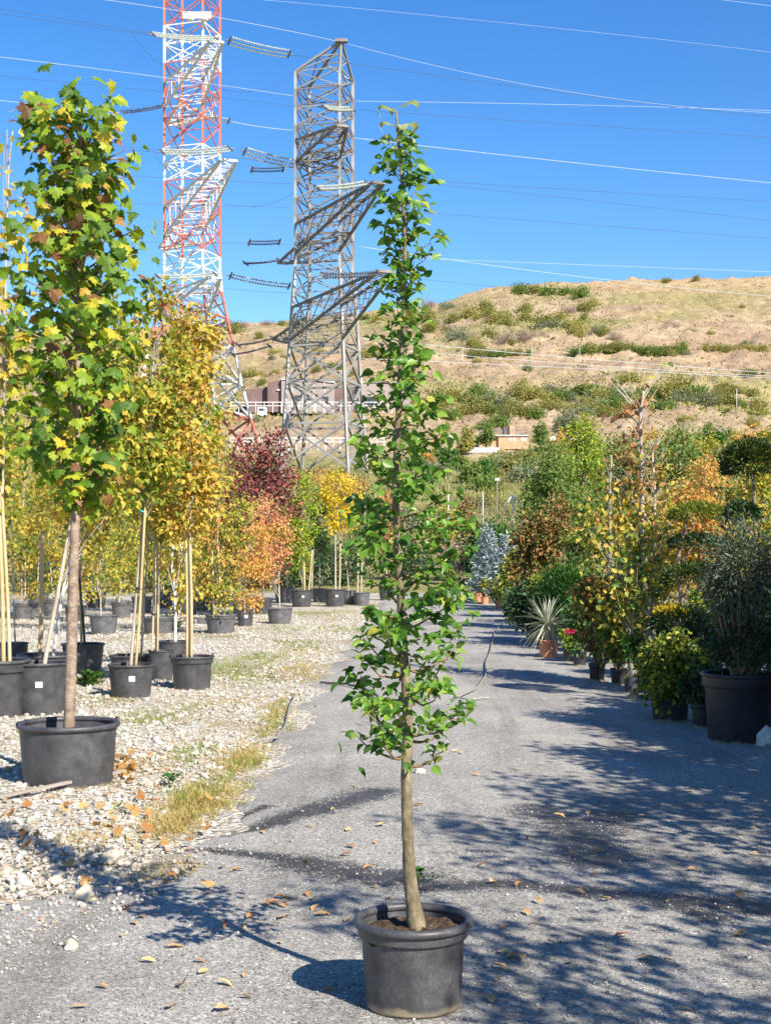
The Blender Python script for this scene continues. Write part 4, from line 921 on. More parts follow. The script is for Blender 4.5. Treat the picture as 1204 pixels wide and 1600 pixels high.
# tall bare tree with a few dry leaves
def sticks(label, px, by, rim, poth, trunks, leaves, name, twigs=70):
    tree_seed[0] += 1; r = np.random.default_rng(tree_seed[0])
    df = F * HC / (by - HY); d = df + rim / 2 / F * df * .8; k = d / F
    o = thing(name, label, 'potted tree', ((px - CX) * k, d, .005), RG); zin = pot_parts(o, rim / 2 * k, poth * k, 'pot_shaded', seg=24, soil=.1)
    loc = lambda q, dy=0.: np.array([(q[0] - px) * k, dy, HC + (HY - q[1]) * k]); ends = []
    for pts, w0, m_ in trunks:
        p = np.array([loc(q, r.normal(0, .02)) for q in pts]); ps = smooth_path(p, 22); ps[2:, 0] += np.cumsum(r.normal(0, .014, 20)) * .8; ps[2:, 1] += np.cumsum(r.normal(0, .014, 20)); rad = np.linspace(w0 / 2 * k, w0 / 2 * k * .35, 22) * (1 + r.normal(0, .06, 22))
        tb = B().tube(ps, rad, 8)
        for _ in range(twigs // len(trunks)):
            i = r.integers(3, 21); a_ = r.uniform(0, 6.3); L = r.uniform(.15, .75); e = ps[i] + np.array([cos(a_) * L * .6, sin(a_) * L * .6, L * r.uniform(.3, 1)])
            tb.tube([ps[i], (ps[i] + e) / 2 + r.normal(0, .02, 3), e], [.009, .006, .002], 4, False); ends.append(e)
        link('trunk', tb.mesh('trunk', M[m_], True), o)
    ends = np.array(ends)
    for (cx, cy, rx, ry, n, s, mt_) in leaves:
        P = np.stack([(cx - px) * k + r.normal(0, .45, n) * rx * k, r.normal(0, .3, n) * rx * k, HC + (HY - cy) * k + r.normal(0, .45, n) * ry * k], -1)
        link('foliage', B().add(*scatter(*T_OVAL, P, r.normal(0, .7, (n, 3)) + np.array([0, 0, -.5]), r.normal(0, .7, (n, 3)) + np.array([0, -.5, .4]), s * r.uniform(.7, 1.2, n))).mesh('foliage', M[mt_], True), o)
    sel = ends[r.integers(0, len(ends), 70)]; n = len(sel)
    link('foliage', B().add(*scatter(*T_OVAL, sel + r.normal(0, .04, (n, 3)), r.normal(0, .7, (n, 3)) + np.array([0, 0, -.5]), r.normal(0, .7, (n, 3)) + np.array([0, -.5, .4]), r.uniform(.05, .10, n))).mesh('foliage', M['goldgreen'], True), o)
    return o
sticks('tall nearly bare tree with pale branched trunk and curled brown leaves on top', 1008, 1082, 50, 40,
       [([(1012, 1045), (1008, 960), (1004, 870), (1002, 780), (1000, 700), (997, 640), (1000, 612)], 11, 'bark_pale'), ([(1020, 1045), (1020, 940), (1024, 860), (1026, 760), (1027, 692)], 8, 'bark_pale'), ([(1004, 1045), (990, 985), (972, 925), (965, 890)], 5, 'bark_pale')],
       [(980, 640, 26, 18, 22, 0.109, 'brown'), (1006, 628, 14, 14, 15, 0.095, 'brown'), (988, 675, 18, 14, 17, 0.088, 'brown'), (985, 705, 30, 16, 22, 0.095, 'brown'), (995, 755, 40, 14, 30, 0.088, 'orange'), (980, 800, 50, 50, 150, .085, 'gold'), (1010, 850, 60, 80, 330, .08, 'goldgreen'), (985, 940, 60, 80, 520, .075, 'goldgreen'), (1000, 900, 60, 90, 300, .075, 'green'), (1005, 740, 50, 50, 120, .08, 'redgreen')], 'potted_bare_tree', 190)
sticks('grey mottled birch trunk with hardly any leaves left of the tall bare tree', 945, 1022, 30, 26, [([(946, 995), (948, 880), (952, 850), (954, 780), (957, 712)], 9, 'birchgrey')], [(952, 760, 40, 30, 60, .09, 'redgreen'), (945, 815, 50, 30, 130, .09, 'gold'), (940, 860, 40, 50, 200, .085, 'goldgreen')], 'potted_birch', 30)
# orange tree further back
potted_tree('orange leaved round headed tree behind the bare tree and the topiary ball', 1090, 1010, 46, 34, [(1090, 975), (1092, 880), (1096, 790)], 5, [c(cx=1098, top=718, bot=930, w=100, n=3000, leaf=.085, mat='orange', clumps=56), c(cx=1060, top=770, bot=950, w=70, n=900, leaf=.08, mat='gold', clumps=24)], [], group=RG, bark='bark')
for (lab, px, by, top, bot, w, mt_, n) in [('tall gold leaved tree in the second row behind the spotted pot', 1030, 1004, 716, 900, 60, 'gold', 1900), ('tall dark green tree in the second row behind the juniper', 975, 986, 740, 910, 60, 'dark', 1900), ('tall slim green tree in the second row behind the golden cedar', 925, 972, 752, 880, 44, 'scrubgreen', 1500),
        ('tall gold green tree in the second row behind the olive', 1165, 1022, 700, 950, 80, 'goldgreen', 2200), ('slim redgreen tree in the second row above the reddish hedge shrub', 872, 960, 772, 880, 44, 'redgreen', 1400), ('broad dark tree in the second row right behind the orange tree', 1125, 1000, 760, 950, 80, 'dark', 2200)]:
    potted_tree(lab, px, by, 34, 26, [(px, by - 24), (px + 2, by - 120), (px, top + 30)], 5, [c(cx=px, top=top, bot=bot + 30, w=w * 1.45, n=int(n * 1.7), leaf=.09, mat=mt_, clumps=56)], [], group=RG, bark='bark')
# cloud pruned pines
def cloud(label, px, by, rim, poth, pads, stem, mat='pinegreen', name='potted_topiary_pine', leaf=.055):
    tree_seed[0] += 1; r = np.random.default_rng(tree_seed[0])
    df = F * HC / (by - HY); d = df + rim / 2 / F * df * .8; k = d / F
    o = thing(name, label, 'potted topiary', ((px - CX) * k, d, .005), RG); zin = pot_parts(o, rim / 2 * k, poth * k, 'pot_shaded', seg=40, soil=.1)
    loc = lambda q, dy=0.: np.array([(q[0] - px) * k, dy, HC + (HY - q[1]) * k])
    st = smooth_path(np.array([loc(q) for q in stem]), 20); tb = B().tube(st, np.linspace(.04, .018, 20), 8)
    for (cx, cy, rx, ry, n, mt_) in pads:
        cen = loc((cx, cy), r.uniform(-.12, .12)); u = unit(r.normal(0, 1, (n, 3))); u[:, 2] = np.where(u[:, 2] < -.35, -u[:, 2] * .6, u[:, 2])
        P = cen + u * np.array([rx, rx, ry]) * k * r.uniform(.78, 1.0, (n, 1)) * (1 + .10 * np.sin(u[:, :1] * 9 + cx) * np.cos(u[:, 1:2] * 8))
        link('foliage_pad', B().add(*scatter(*T_NARROW, P, u + r.normal(0, .5, (n, 3)), r.normal(0, 1, (n, 3)), leaf * r.uniform(.7, 1.3, n))).mesh('foliage_pad', M[mt_]), o)
        zz = np.clip(cen[2] - .25, st[0, 2], st[-1, 2]); b0 = np.array([np.interp(zz, st[:, 2], st[:, 0]), 0, zz]); tb.tube([b0, (b0 + cen) / 2 + np.array([0, 0, -.03]), cen], [.018, .015, .008], 6, False)
    link('trunk', tb.mesh('trunk', M['bark'], True), o)
cloud('clipped pine with a dark green ball top at the right edge', 1180, 1120, 90, 60, [(1172, 728, 46, 41, 5200, 'pinegreen'), (1158, 805, 26, 20, 1300, 'dark')], [(1180, 1060), (1184, 950), (1180, 860), (1176, 740)])
cloud('cloud pruned pine with stacked flat pads between the bare tree and the olive', 1062, 1090, 52, 44, [(1092, 806, 46, 20, 2200, 'euon'), (1086, 850, 40, 14, 1200, 'dark'), (1078, 905, 44, 26, 2600, 'pinegreen'), (1060, 975, 46, 28, 2600, 'dark'), (1046, 958, 24, 12, 420, 'yellow'), (1090, 1000, 40, 28, 1800, 'dark')], [(1062, 1045), (1068, 960), (1056, 880), (1075, 800)])
# olive over the big dark pot
shrub('grey green olive with fine leaves in a very large dark pot at the right edge', 1156, 1166, 124, 108, [(1160, 890, 60, 88, 5200, .055, 'olive', 'narrow', .2), (1120, 930, 36, 44, 1300, .05, 'olive', 'narrow', .2), (1160, 1010, 62, 44, 2400, .06, 'dark', 'narrow', .1)], 'potted_olive', 'potted tree', stems=10, bark='bark', stemw=.014)
shrub('bright green sprig plant behind the olive, peeping over its left side', 1105, 1075, 40, 36, [(1112, 945, 36, 30, 700, .06, 'lime', 'oval', .2)], stems=5)
shrub('dark little plant in a black pot behind the white tag', 985, 1085, 24, 26, [(988, 1020, 16, 26, 330, .06, 'green', 'oval', .2)], stems=4)
shrub('dark leafy plant in a shaded pot left of the very large dark pot', 1098, 1140, 40, 40, [(1092, 1070, 26, 30, 800, .055, 'dark', 'oval', .2)], stems=4)
for (lab, px, by, cx, cy, rx, ry, n, mt_) in [
    ('dark rounded shrub behind the bright variegated bush', 1020, 1060, 1018, 985, 40, 40, 1900, 'dark'), ('olive gold shrub behind the spotted pot', 985, 1040, 985, 960, 40, 46, 1900, 'goldgreen'), ('dark spreading shrub under the cloud pruned pads', 1100, 1060, 1098, 1010, 46, 36, 1900, 'dark'),
    ('mixed green shrub behind the rose and the low greenery', 918, 1020, 916, 965, 34, 40, 1700, 'green'), ('reddish shrub just left of the bare tree foot', 955, 1035, 955, 940, 34, 46, 1700, 'redgreen'), ('yellow topped shrub low behind the olive', 1140, 1070, 1138, 985, 46, 40, 1900, 'euon'),
    ('dark shrub behind the yucca blades', 872, 1005, 872, 950, 30, 34, 1400, 'dark'), ('goldish shrub between the golden cedar and the juniper', 905, 985, 908, 905, 30, 38, 1500, 'goldgreen'), ('dark evergreen at the right edge behind the large dark pot', 1205, 1080, 1200, 980, 46, 60, 2200, 'dark'), ('low dark shrub along the road below the reddish hedge', 805, 972, 808, 940, 28, 24, 1000, 'dark')]:
    shrub(lab, px, by, 30, 24, [(cx, cy, rx, ry, n, .075, mt_, 'leaf', .3)], stems=5)
# post with tags
g = G(989, 1094); po = thing('marker_post', 'short round wooden post with a white tag among the shaded pots', 'post', (g[0], g[1], .0)); k = g[1] / F
link('post', B().tube([(0, 0, 0), (.003, 0, 30 * k), (0, 0, 58 * k)], [7 * k, 6.6 * k, 6.4 * k], 12).mesh('post', M['board'], True), po)
link('tag', B().box((11 * k, -.03, 16 * k), (19 * k, -.022, 27 * k)).mesh('tag', M['white']), po); link('wire', B().tube([(0, -.02, 28 * k), (15 * k, -.026, 26 * k)], .003, 5).mesh('wire', M['wire']), po)
# ground scrub / trees at the end of the road and beyond the nursery
def wild(label, px, py, w, h, d, mat, n, leaf, name='tree', cat='tree', group=None, trunk=True, shape='egg'):
    tree_seed[0] += 1; r = np.random.default_rng(tree_seed[0]); k = d / F; x = (px - CX) * k; z = float(terrain(x, d))
    o = thing(name, label, cat, (x, d, z - .1), group); H = h * k; R_ = w / 2 * k
    V, Fc, C = crown_cloud(r, n, H * (.22 if trunk else .08), H * .95, lambda q: R_ * PROF[shape](q) * .9, max(14, n // 60), .17 * R_ + .1, leaf, T_LEAF, .3)
    link('crown', B().add(V, Fc).mesh('crown', M[mat]), o)
    tb = B().tube([(0, 0, -.2), (.02 * H, 0, H * .4), (0, 0, H * .85)], [.03 * H, .02 * H, .005 * H], 7)
    for q in C[:18]: tb.tube([(0, 0, max(.15 * H, q[2] - .3 * R_ - .2)), q], [.008 * H, .003 * H], 4, False)
    link('trunk', tb.mesh('trunk', M['bark'], True), o)
def yb(py, d): return py  # base row is taken from the terrain
for a_ in [
    ('dense dark green conifer behind the blue spruces', 775, 0, 76, 112, 60, 'green', 3800, .16, 'cone'), ('rounder dark evergreen left of the dense conifer, at the end of the road', 742, 0, 50, 96, 64, 'dark', 1800, .16, 'egg'),
    ('brownish thin shrub at the far end of the road, left one', 706, 0, 40, 70, 62, 'scrubbare', 700, .13, 'egg'), ('brownish thin shrub at the far end of the road, right of the left one', 730, 0, 36, 78, 66, 'redgreen', 700, .13, 'egg'),
    ('gold tinged shrub behind the pear tree at the end of the road', 690, 0, 50, 130, 72, 'goldgreen', 1200, .16, 'egg'), ('pinkish orange shrub right beside the far fence', 722, 0, 50, 118, 76, 'redgreen', 1300, .16, 'egg'), ('tiny yellow shrub under the far fence', 737, 0, 22, 86, 70, 'yellow', 420, .14, 'egg'),
    ('tall fresh green poplar above the reddish hedge shrub', 868, 0, 66, 210, 70, 'scrubgreen', 4200, .20, 'egg'), ('tall green poplar right of the first, reaching up to the brick house', 908, 0, 76, 236, 78, 'lime', 4200, .20, 'egg'), ('lower green tree between the two poplars and the fence', 838, 0, 46, 150, 76, 'scrubgreen', 2000, .2, 'egg'),
    ('olive green tree behind the bare tree', 965, 0, 80, 210, 80, 'scrub', 3000, .22, 'egg'), ('green bushy tree right behind the top of the bare tree', 1060, 0, 90, 215, 82, 'scrubgreen', 3600, .22, 'egg'), ('orange brown tree behind the topiary ball, left part', 1110, 0, 80, 175, 76, 'orange', 2600, .2, 'egg'), ('orange tree at the right edge behind the topiary ball', 1190, 0, 90, 190, 80, 'orange', 2600, .2, 'egg'),
    ('golden scrubby tree right of the fresh green poplars', 1010, 0, 70, 190, 86, 'scrubyellow', 2200, .22, 'egg'), ('dark shrub mass low behind the golden cedar', 950, 0, 90, 120, 58, 'dark', 2600, .16, 'egg'), ('dark shrub mass low behind the orange tree', 1040, 0, 110, 130, 54, 'dark', 2800, .15, 'egg'), ('dark shrub mass low behind the olive', 1150, 0, 120, 130, 50, 'dark', 2600, .14, 'egg'),
    ('green hedge tree behind the back row, left of the lattice pylon foot', 330, 0, 120, 170, 66, 'goldgreen', 3000, .18, 'egg'), ('green gold tree behind the back row near the red pylon foot', 250, 0, 130, 200, 64, 'scrub', 3000, .18, 'egg'), ('green tree behind the back row far left', 120, 0, 160, 210, 62, 'scrub', 3200, .18, 'egg'), ('green tree behind the back row at the left edge', -10, 0, 160, 220, 60, 'scrubgreen', 3200, .18, 'egg'),
    ('dark hedge behind the yellow tree pots', 520, 0, 120, 66, 62, 'dark', 2600, .15, 'ball'), ('dark hedge behind the lime tree pots', 440, 0, 120, 70, 60, 'dark', 2600, .15, 'ball'), ('dark hedge behind the burgundy tree pots', 350, 0, 120, 76, 60, 'dark', 2400, .15, 'ball'), ('dark hedge behind the pots right of the maple', 230, 0, 150, 80, 58, 'dark', 2600, .15, 'ball'), ('dark hedge behind the pots at the left edge', 60, 0, 180, 80, 58, 'dark', 2800, .15, 'ball'), ('dark hedge behind the pear trunk at the end of the road', 625, 0, 90, 60, 66, 'dark', 1800, .15, 'ball')]:
    lab, px, _, w, h, d, mt_, n, lf, shp = a_
    wild(lab, px, 0, w, h, d, mt_, n, lf, 'hedge' if 'hedge behind' in lab else ('shrub' if 'shrub' in lab else 'tree'), 'hedge' if 'hedge behind' in lab else ('shrub' if 'shrub' in lab else 'tree'), None, shp != 'ball', shp)

# trees outside the frame on the right whose shade falls over the road
OG = 'trees beside the road beyond the right edge'
orr = np.random.default_rng(91)
for i, (x, y, h, w) in enumerate([(3.2, 2.4, 4.4, .62), (3.9, 3.9, 4.8, .7), (4.6, 5.6, 4.6, .75), (3.6, .9, 4.2, .55), (5.4, 7.4, 4.4, .8), (4.9, 2.6, 5.2, .75), (5.9, 4.4, 5.0, .8), (6.4, 9.6, 4.2, .8), (4.4, 0.2, 4.6, .6), (7.0, 6.6, 5.0, .8), (3.0, -.6, 3.6, .5), (6.6, 1.4, 5.4, .8), (5.7, 9.2, 4.4, .8), (6.3, 11.4, 4.4, .8), (7.4, 8.6, 5.2, .9), (7.2, 12.8, 4.8, .8), (4.7, 7.9, 4.0, .7), (4.1, 6.2, 4.2, .7), (8.0, 10.8, 5.4, .9), (8.2, 14.6, 5.0, .9), (5.2, .6, 5.0, .7), (7.6, 4.2, 5.6, .9), (6.0, 8.3, 4.6, .8), (5.0, 9.9, 3.6, .7), (5.7, 10.4, 4.2, 1.0), (6.6, 9.9, 5.0, .9), (4.95, 10.9, 3.4, .9), (5.6, 9.6, 4.4, 1.0), (5.9, 11.9, 4.2, .9), (5.3, 12.2, 3.6, .7), (5.9, 13.6, 4.0, .8), (6.6, 15.2, 4.4, .8), (7.4, 11.6, 5.2, .9), (4.3, 8.6, 3.2, .6), (5.2, 6.6, 4.4, .8)]):
    k_ = 1; o = thing('potted_tree', 'tall leafy potted tree beyond the right edge, shading the road', 'potted tree', (x, y, 0), OG)
    pot_parts(o, .3, .42, 'pot', seg=20)
    V, Fc, C = crown_cloud(orr, 3000 if y > 8 else 1500, .5 if y > 8 else .7, h, lambda q: w * PROF['col'](q), 34, .12, .10, T_LEAF, .4)
    link('crown', B().add(V, Fc).mesh('crown', M['goldgreen' if i % 2 else 'green']), o)
    tb = B().tube([(0, 0, .35), (.02, 0, h * .5), (0, .03, h * .95)], [.035, .025, .008], 7)
    for q in C: tb.tube([(0, 0, max(.6, q[2] - .4)), q], [.010, .003], 4, False)
    link('trunk', tb.mesh('trunk', M['bark'], True), o)

for i, (x, y, w, h) in enumerate([(6.9, 8.3, 1.35, 5.4), (7.6, 10.9, 1.4, 5.2), (8.6, 13.6, 1.5, 5.6), (6.1, 6.3, 1.1, 4.6), (9.6, 16.8, 1.6, 6.0), (8.9, 9.2, 1.5, 6.4)]):
    o = thing('broad_tree', 'broad leafy tree beyond the right edge, shading the right row', 'tree', (x, y, 0), 'broad trees beyond the right edge')
    V, Fc, C = crown_cloud(orr, 4200, 1.3, h, lambda q: w * PROF['ball'](q), 60, .2, .13, T_LEAF, .4)
    link('crown', B().add(V, Fc).mesh('crown', M['goldgreen' if i % 2 else 'green']), o)
    tb = B().tube([(0, 0, -.05), (.02, 0, h * .5), (0, .03, h * .95)], [.08, .05, .01], 8)
    for q in C: tb.tube([(0, 0, max(.9, q[2] - .6)), q], [.014, .004], 4, False)
    link('trunk', tb.mesh('trunk', M['bark'], True), o)

# ------------------------------------------------------------------ pylons
unitbox = {}
def member_mesh(mt_):
    if mt_ not in unitbox: unitbox[mt_] = B().box((-.5, -.5, 0), (.5, .5, 1)).mesh('brace', M[mt_])
    return unitbox[mt_]
def member(parent, name, a_, b_, w, mt_):
    a_ = np.asarray(a_, float); b_ = np.asarray(b_, float); v = b_ - a_; L = np.linalg.norm(v)
    o = link(name, member_mesh(mt_), parent); q = Vector(v).to_track_quat('Z', 'X')
    o.matrix_basis = Matrix.Translation(Vector(a_)) @ q.to_matrix().to_4x4() @ Matrix.Diagonal((w, w, L, 1)); return o
def pylon(name, label, cx, d, levels, theta, paint, arms, peak, legw, brw, adir):
    """levels: list of (z, R) of the four-legged body from the ground up"""
    x0 = (cx - CX) / F * d; z0 = levels[0][0]
    o = thing(name, label, 'pylon', (x0, d, z0)); brw0 = brw
    ang = [theta + k * pi / 2 for k in range(4)]
    def corner(z, k):
        Rz = np.interp(z, [l[0] for l in levels], [l[1] for l in levels]); return np.array([Rz * cos(ang[k % 4]), Rz * sin(ang[k % 4]), z - z0])
    zs = [l[0] for l in levels]
    for k in range(4):
        for i in range(len(zs) - 1): member(o, 'leg', corner(zs[i], k), corner(zs[i + 1], k), legw, paint((zs[i] + zs[i + 1]) / 2))
        for i in range(len(zs) - 1):
            zm = (zs[i] + zs[i + 1]) / 2; mt_ = paint(zm); brw = brw0 * (1.9 if i < 3 else 1.0)
            member(o, 'brace', corner(zs[i], k), corner(zs[i + 1], k + 1), brw, mt_); member(o, 'brace', corner(zs[i], k + 1), corner(zs[i + 1], k), brw, mt_)
            member(o, 'brace', corner(zs[i + 1], k), corner(zs[i + 1], k + 1), brw, mt_)
    brw = brw0
    a2 = np.array([adir[0], adir[1], 0])
    side = np.array([-a2[1], a2[0], 0])
    for (zt, L, dep, mt_, tipw) in arms:
        for s in (1, -1):
            # the two corners on this face
            ks = sorted(range(4), key=lambda k: -s * (corner(zt, k) @ a2))[:2]
            tip = s * a2 * L + np.array([0, 0, zt - z0])
            part = link('cross_arm', member_mesh(mt_), o)
            tips = [tip + side * tipw * .5 * (1 if corner(zt, k) @ side > 0 else -1) for k in ks]
            roots_t = [corner(zt, k) for k in ks]; roots_b = [corner(zt - dep, k) for k in ks]
            first = True
            def mem(p, q, w):
                nonlocal first
                v = q - p; Lv = np.linalg.norm(v); mtx = Matrix.Translation(Vector(p)) @ Vector(v).to_track_quat('Z', 'X').to_matrix().to_4x4() @ Matrix.Diagonal((w, w, Lv, 1))
                bbm.add(np.array([tuple(mtx @ Vector(u)) for u in UB]), UF)
            UB = [(-.5, -.5, 0), (.5, -.5, 0), (.5, .5, 0), (-.5, .5, 0), (-.5, -.5, 1), (.5, -.5, 1), (.5, .5, 1), (-.5, .5, 1)]
            UF = [[(3, 2, 1, 0), (4, 5, 6, 7), (0, 1, 5, 4), (1, 2, 6, 5), (2, 3, 7, 6), (3, 0, 4, 7)]]
            bbm = B()
            for j in range(2): mem(roots_t[j], tips[j], legw * .8); mem(roots_b[j], tips[j], legw * .8)
            mem(tips[0], tips[1], legw * .9)
            N = max(4, int(L / 2.2))
            for i in range(N):
                f0, f1 = i / N, (i + 1) / N
                for j in range(2):
                    t0 = roots_t[j] + (tips[j] - roots_t[j]) * f0; b0 = roots_b[j] + (tips[j] - roots_b[j]) * f0
                    t1 = roots_t[j] + (tips[j] - roots_t[j]) * f1; b1 = roots_b[j] + (tips[j] - roots_b[j]) * f1
                    mem(b0, t1, brw * .6) if i < N - 1 else None; mem(t0, b0, brw * .6)
                for R0, R1 in ((roots_t, 0), (roots_b, 1)):
                    p0 = [R0[j] + (tips[j] - R0[j]) * f0 for j in range(2)]; p1 = [R0[j] + (tips[j] - R0[j]) * f1 for j in range(2)]
                    mem(p0[0], p0[1], brw * .6); mem(p0[i % 2], p1[1 - i % 2], brw * .6)
            part.data = bbm.mesh('cross_arm', M[mt_])
    if peak is not None:
        pk = np.array([peak[0] - x0, peak[1] - d, peak[2] - z0])
        for k in range(4):
            member(o, 'brace', corner(zs[-1], k), pk, legw * .8, paint(zs[-1]))
            member(o, 'brace', (corner(zs[-1], k) + pk) / 2, (corner(zs[-1], k + 1) + pk) / 2, brw, paint(zs[-1]))
            member(o, 'brace', corner(zs[-1], k), (corner(zs[-1], k + 1) + pk) / 2, brw, paint(zs[-1]))
        link('peak_cap', B().box((pk[0] - .55, pk[1] - .3, pk[2] - .15), (pk[0] + .55, pk[1] + .3, pk[2] + .12)).mesh('peak_cap', M['rust']), o)
    for k in range(4):
        cc = corner(zs[0], k); zt_ = float(terrain(x0 + cc[0], d + cc[1])) - z0; link('footing', B().lathe([(0, -.6), (.5, -.6), (.4, .1), (0, .1)], 10, (cc[0], cc[1], zt_)).mesh('footing', M['concrete']), o); member(o, 'leg', (cc[0], cc[1], min(0, zt_) - .1), corner(zs[0] + .3, k), legw, paint(zs[0]))
    return o
AD = np.array([.3, -.954])
GD = 130.; gz = lambda py: HC + (HY - py) / F * GD
lv = [(gz(735), 4.55), (gz(665), 4.15), (gz(600), 3.85), (gz(545), 3.6), (gz(500), 3.4), (gz(462), 3.2)] + [(gz(p), 2.99) for p in np.linspace(428, 120, 12)]
pylon('lattice_pylon', 'unpainted grey lattice pylon with three levels of long cross arms in the middle distance', 507, GD, lv, radians(30), lambda z: 'galv' if z < gz(450) or (int(z * 10) % 3) else 'rust',
      [(39.2, 6.0, 2.0, 'rust', 1.0), (31.5, 16.8, 2.6, 'rust', 1.0), (23.9, 19, 3.0, 'rust', 1.2)], (-3.98, 127, 47.7), .25, .10, AD)
RD = 150.; rz_ = lambda py: HC + (HY - py) / F * RD
bands = [(-400, -90, 'white'), (-90, 48, 'red'), (48, 106, 'white'), (106, 236, 'red'), (236, 288, 'white'), (288, 398, 'red'), (398, 452, 'white'), (452, 538, 'red'), (538, 650, 'white'), (650, 900, 'red')]
def rpaint(z):
    py = HY - (z - HC) * F / RD
    for a_, b_, c_ in bands:
        if a_ <= py < b_: return c_ + 'paint'
    return 'redpaint'
lv = [(rz_(740), 8.6), (rz_(650), 6.7), (rz_(595), 5.6), (rz_(538), 4.7), (rz_(495), 4.0), (rz_(452), 3.3)] + [(rz_(p), 3.13) for p in (425, 398, 360, 324, 288, 262, 236, 192, 148, 106, 77, 48, 10, -30, -90, -150)]
pylon('red_white_pylon', 'taller red and white banded lattice pylon behind the golden trees', 301, RD, lv, radians(28), rpaint,
      [(51.1, 14, 2.6, 'whitepaint', 1.2), (38.0, 20.0, 3.0, 'whitepaint', 1.4), (28.4, 13, 2.4, 'whitepaint', 1.2)], None, .23, .10, AD)
# sign boards on the red pylon
for (px, lab) in ((297, 'left one of two small white framed boards high on the red and white pylon'), (319, 'right one of two small white framed boards high on the red and white pylon')):
    p = W(px, 24, RD - 3.6); k = RD / F
    o = thing('sign_board', lab, 'sign', tuple(p))
    link('panel', B().box((-10 * k, -.06, -4 * k), (10 * k, .06, 4 * k)).mesh('panel', M['concrete']), o)
    fb = B()
    for (x0, z0, x1, z1) in ((-11, -5, 11, -4), (-11, 4, 11, 5), (-11, -4, -10, 4), (10, -4, 11, 4)): fb.box((x0 * k, -.12, z0 * k), (x1 * k, .1, z1 * k))
    link('frame', fb.mesh('frame', M['whitepaint']), o)
    link('lamp', B().lathe([(0, -8.5 * k), (5 * k, -8.2 * k), (6.5 * k, -5.2 * k), (0, -5.1 * k)], 12).mesh('lamp', M['whitepaint'], True), o)

# insulator strings
def insulator(p0, p1, d0, d1, label, group, mt_='insul', rows=3):
    a_ = W(*p0, d0); b_ = W(*p1, d1); L = np.linalg.norm(b_ - a_); v = (b_ - a_) / L
    o = thing('insulator_string', label, 'insulator', tuple(a_), group); side = unit(np.cross(v, [0, 0, 1.0])); up = np.cross(side, v)
    body = B(); n = 20
    for r_ in range(rows):
        c0 = side * (r_ - (rows - 1) / 2) * .30 + up * (r_ - (rows - 1) / 2) * .26; f = np.linspace(.08, .92, n * 3); rad = np.where(np.arange(n * 3) % 3 == 1, .135, .045)
        sg = -.10 * np.sin(np.linspace(0, pi, n * 3)) * (L / 6)
        body.tube((b_ - a_)[None] * f[:, None] + c0 + np.stack([0 * f, 0 * f, sg], -1), rad, 8)
    link('discs', body.mesh('discs', M[mt_]), o)
    for f in (.06, .94):
        cc = (b_ - a_) * f; link('yoke', B().tube([cc - side * .36 - up * .3, cc, cc + side * .36 + up * .3], [.07, .12, .07], 6).mesh('yoke', M['insuldark']), o)
    link('link', B().tube([np.zeros(3), (b_ - a_) * .08], .06, 6).mesh('link', M['rust']), o); link('link', B().tube([(b_ - a_) * .92, b_ - a_], .06, 6).mesh('link', M['rust']), o)
IG = 'insulator strings on the pylons'
for a_ in [((343, 60), (232, 53), 136, 131, 'thick ribbed insulator string left of the top arm tip of the red and white pylon', 'insul', 3), ((352, 62), (458, 86), 137, 141, 'ribbed insulator string from the top arm of the red pylon towards the grey pylon', 'insul', 3),
           ((366, 232), (246, 238), 130, 125, 'thick ribbed insulator string left of the middle arm tip of the red and white pylon', 'insul', 3), ((376, 235), (478, 260), 131, 135, 'ribbed insulator string from the middle arm of the red pylon ending at the grey shaft', 'insul', 3),
           ((342, 428), (240, 432), 137, 132, 'ribbed insulator string left of the lower arm of the red and white pylon', 'insul', 2), ((354, 430), (458, 448), 138, 141, 'single ribbed insulator string from the lower arm of the red pylon', 'insul', 2),
           ((262, 164), (188, 176), 164, 160, 'dark insulator string left of the red shaft above the maple', 'insuldark', 2), ((284, 170), (362, 190), 165, 168, 'insulator string crossing the red shaft just above its middle arm', 'insul', 2),
           ((578, 285), (490, 294), 114, 110, 'brown insulator string left of the middle arm tip of the grey pylon', 'insul', 2), ((598, 426), (500, 430), 112, 108, 'long insulator string left of the lowest arm tip of the grey pylon', 'insuldark', 2),
           ((552, 170), (505, 168), 120, 117, 'short insulator string across the upper shaft of the grey pylon', 'insul', 2), ((440, 406), (380, 412), 146, 142, 'dark insulator string left of the back arm tip of the grey pylon', 'insuldark', 1), ((430, 528), (368, 540), 148, 144, 'dark insulator string at the lowest back arm of the grey pylon, upper', 'insuldark', 1), ((425, 540), (360, 555), 148, 144, 'dark insulator string at the lowest back arm of the grey pylon, lower', 'insuldark', 1),
           ((390, 265), (446, 264), 150, 152, 'short dark paired insulator in the sky between the two pylons, upper one', 'insuldark', 2), ((386, 379), (440, 378), 150, 152, 'short dark paired insulator in the sky between the two pylons, lower one', 'insuldark', 2)]:
    insulator(a_[0], a_[1], a_[2], a_[3], a_[4], IG, a_[5], a_[6])
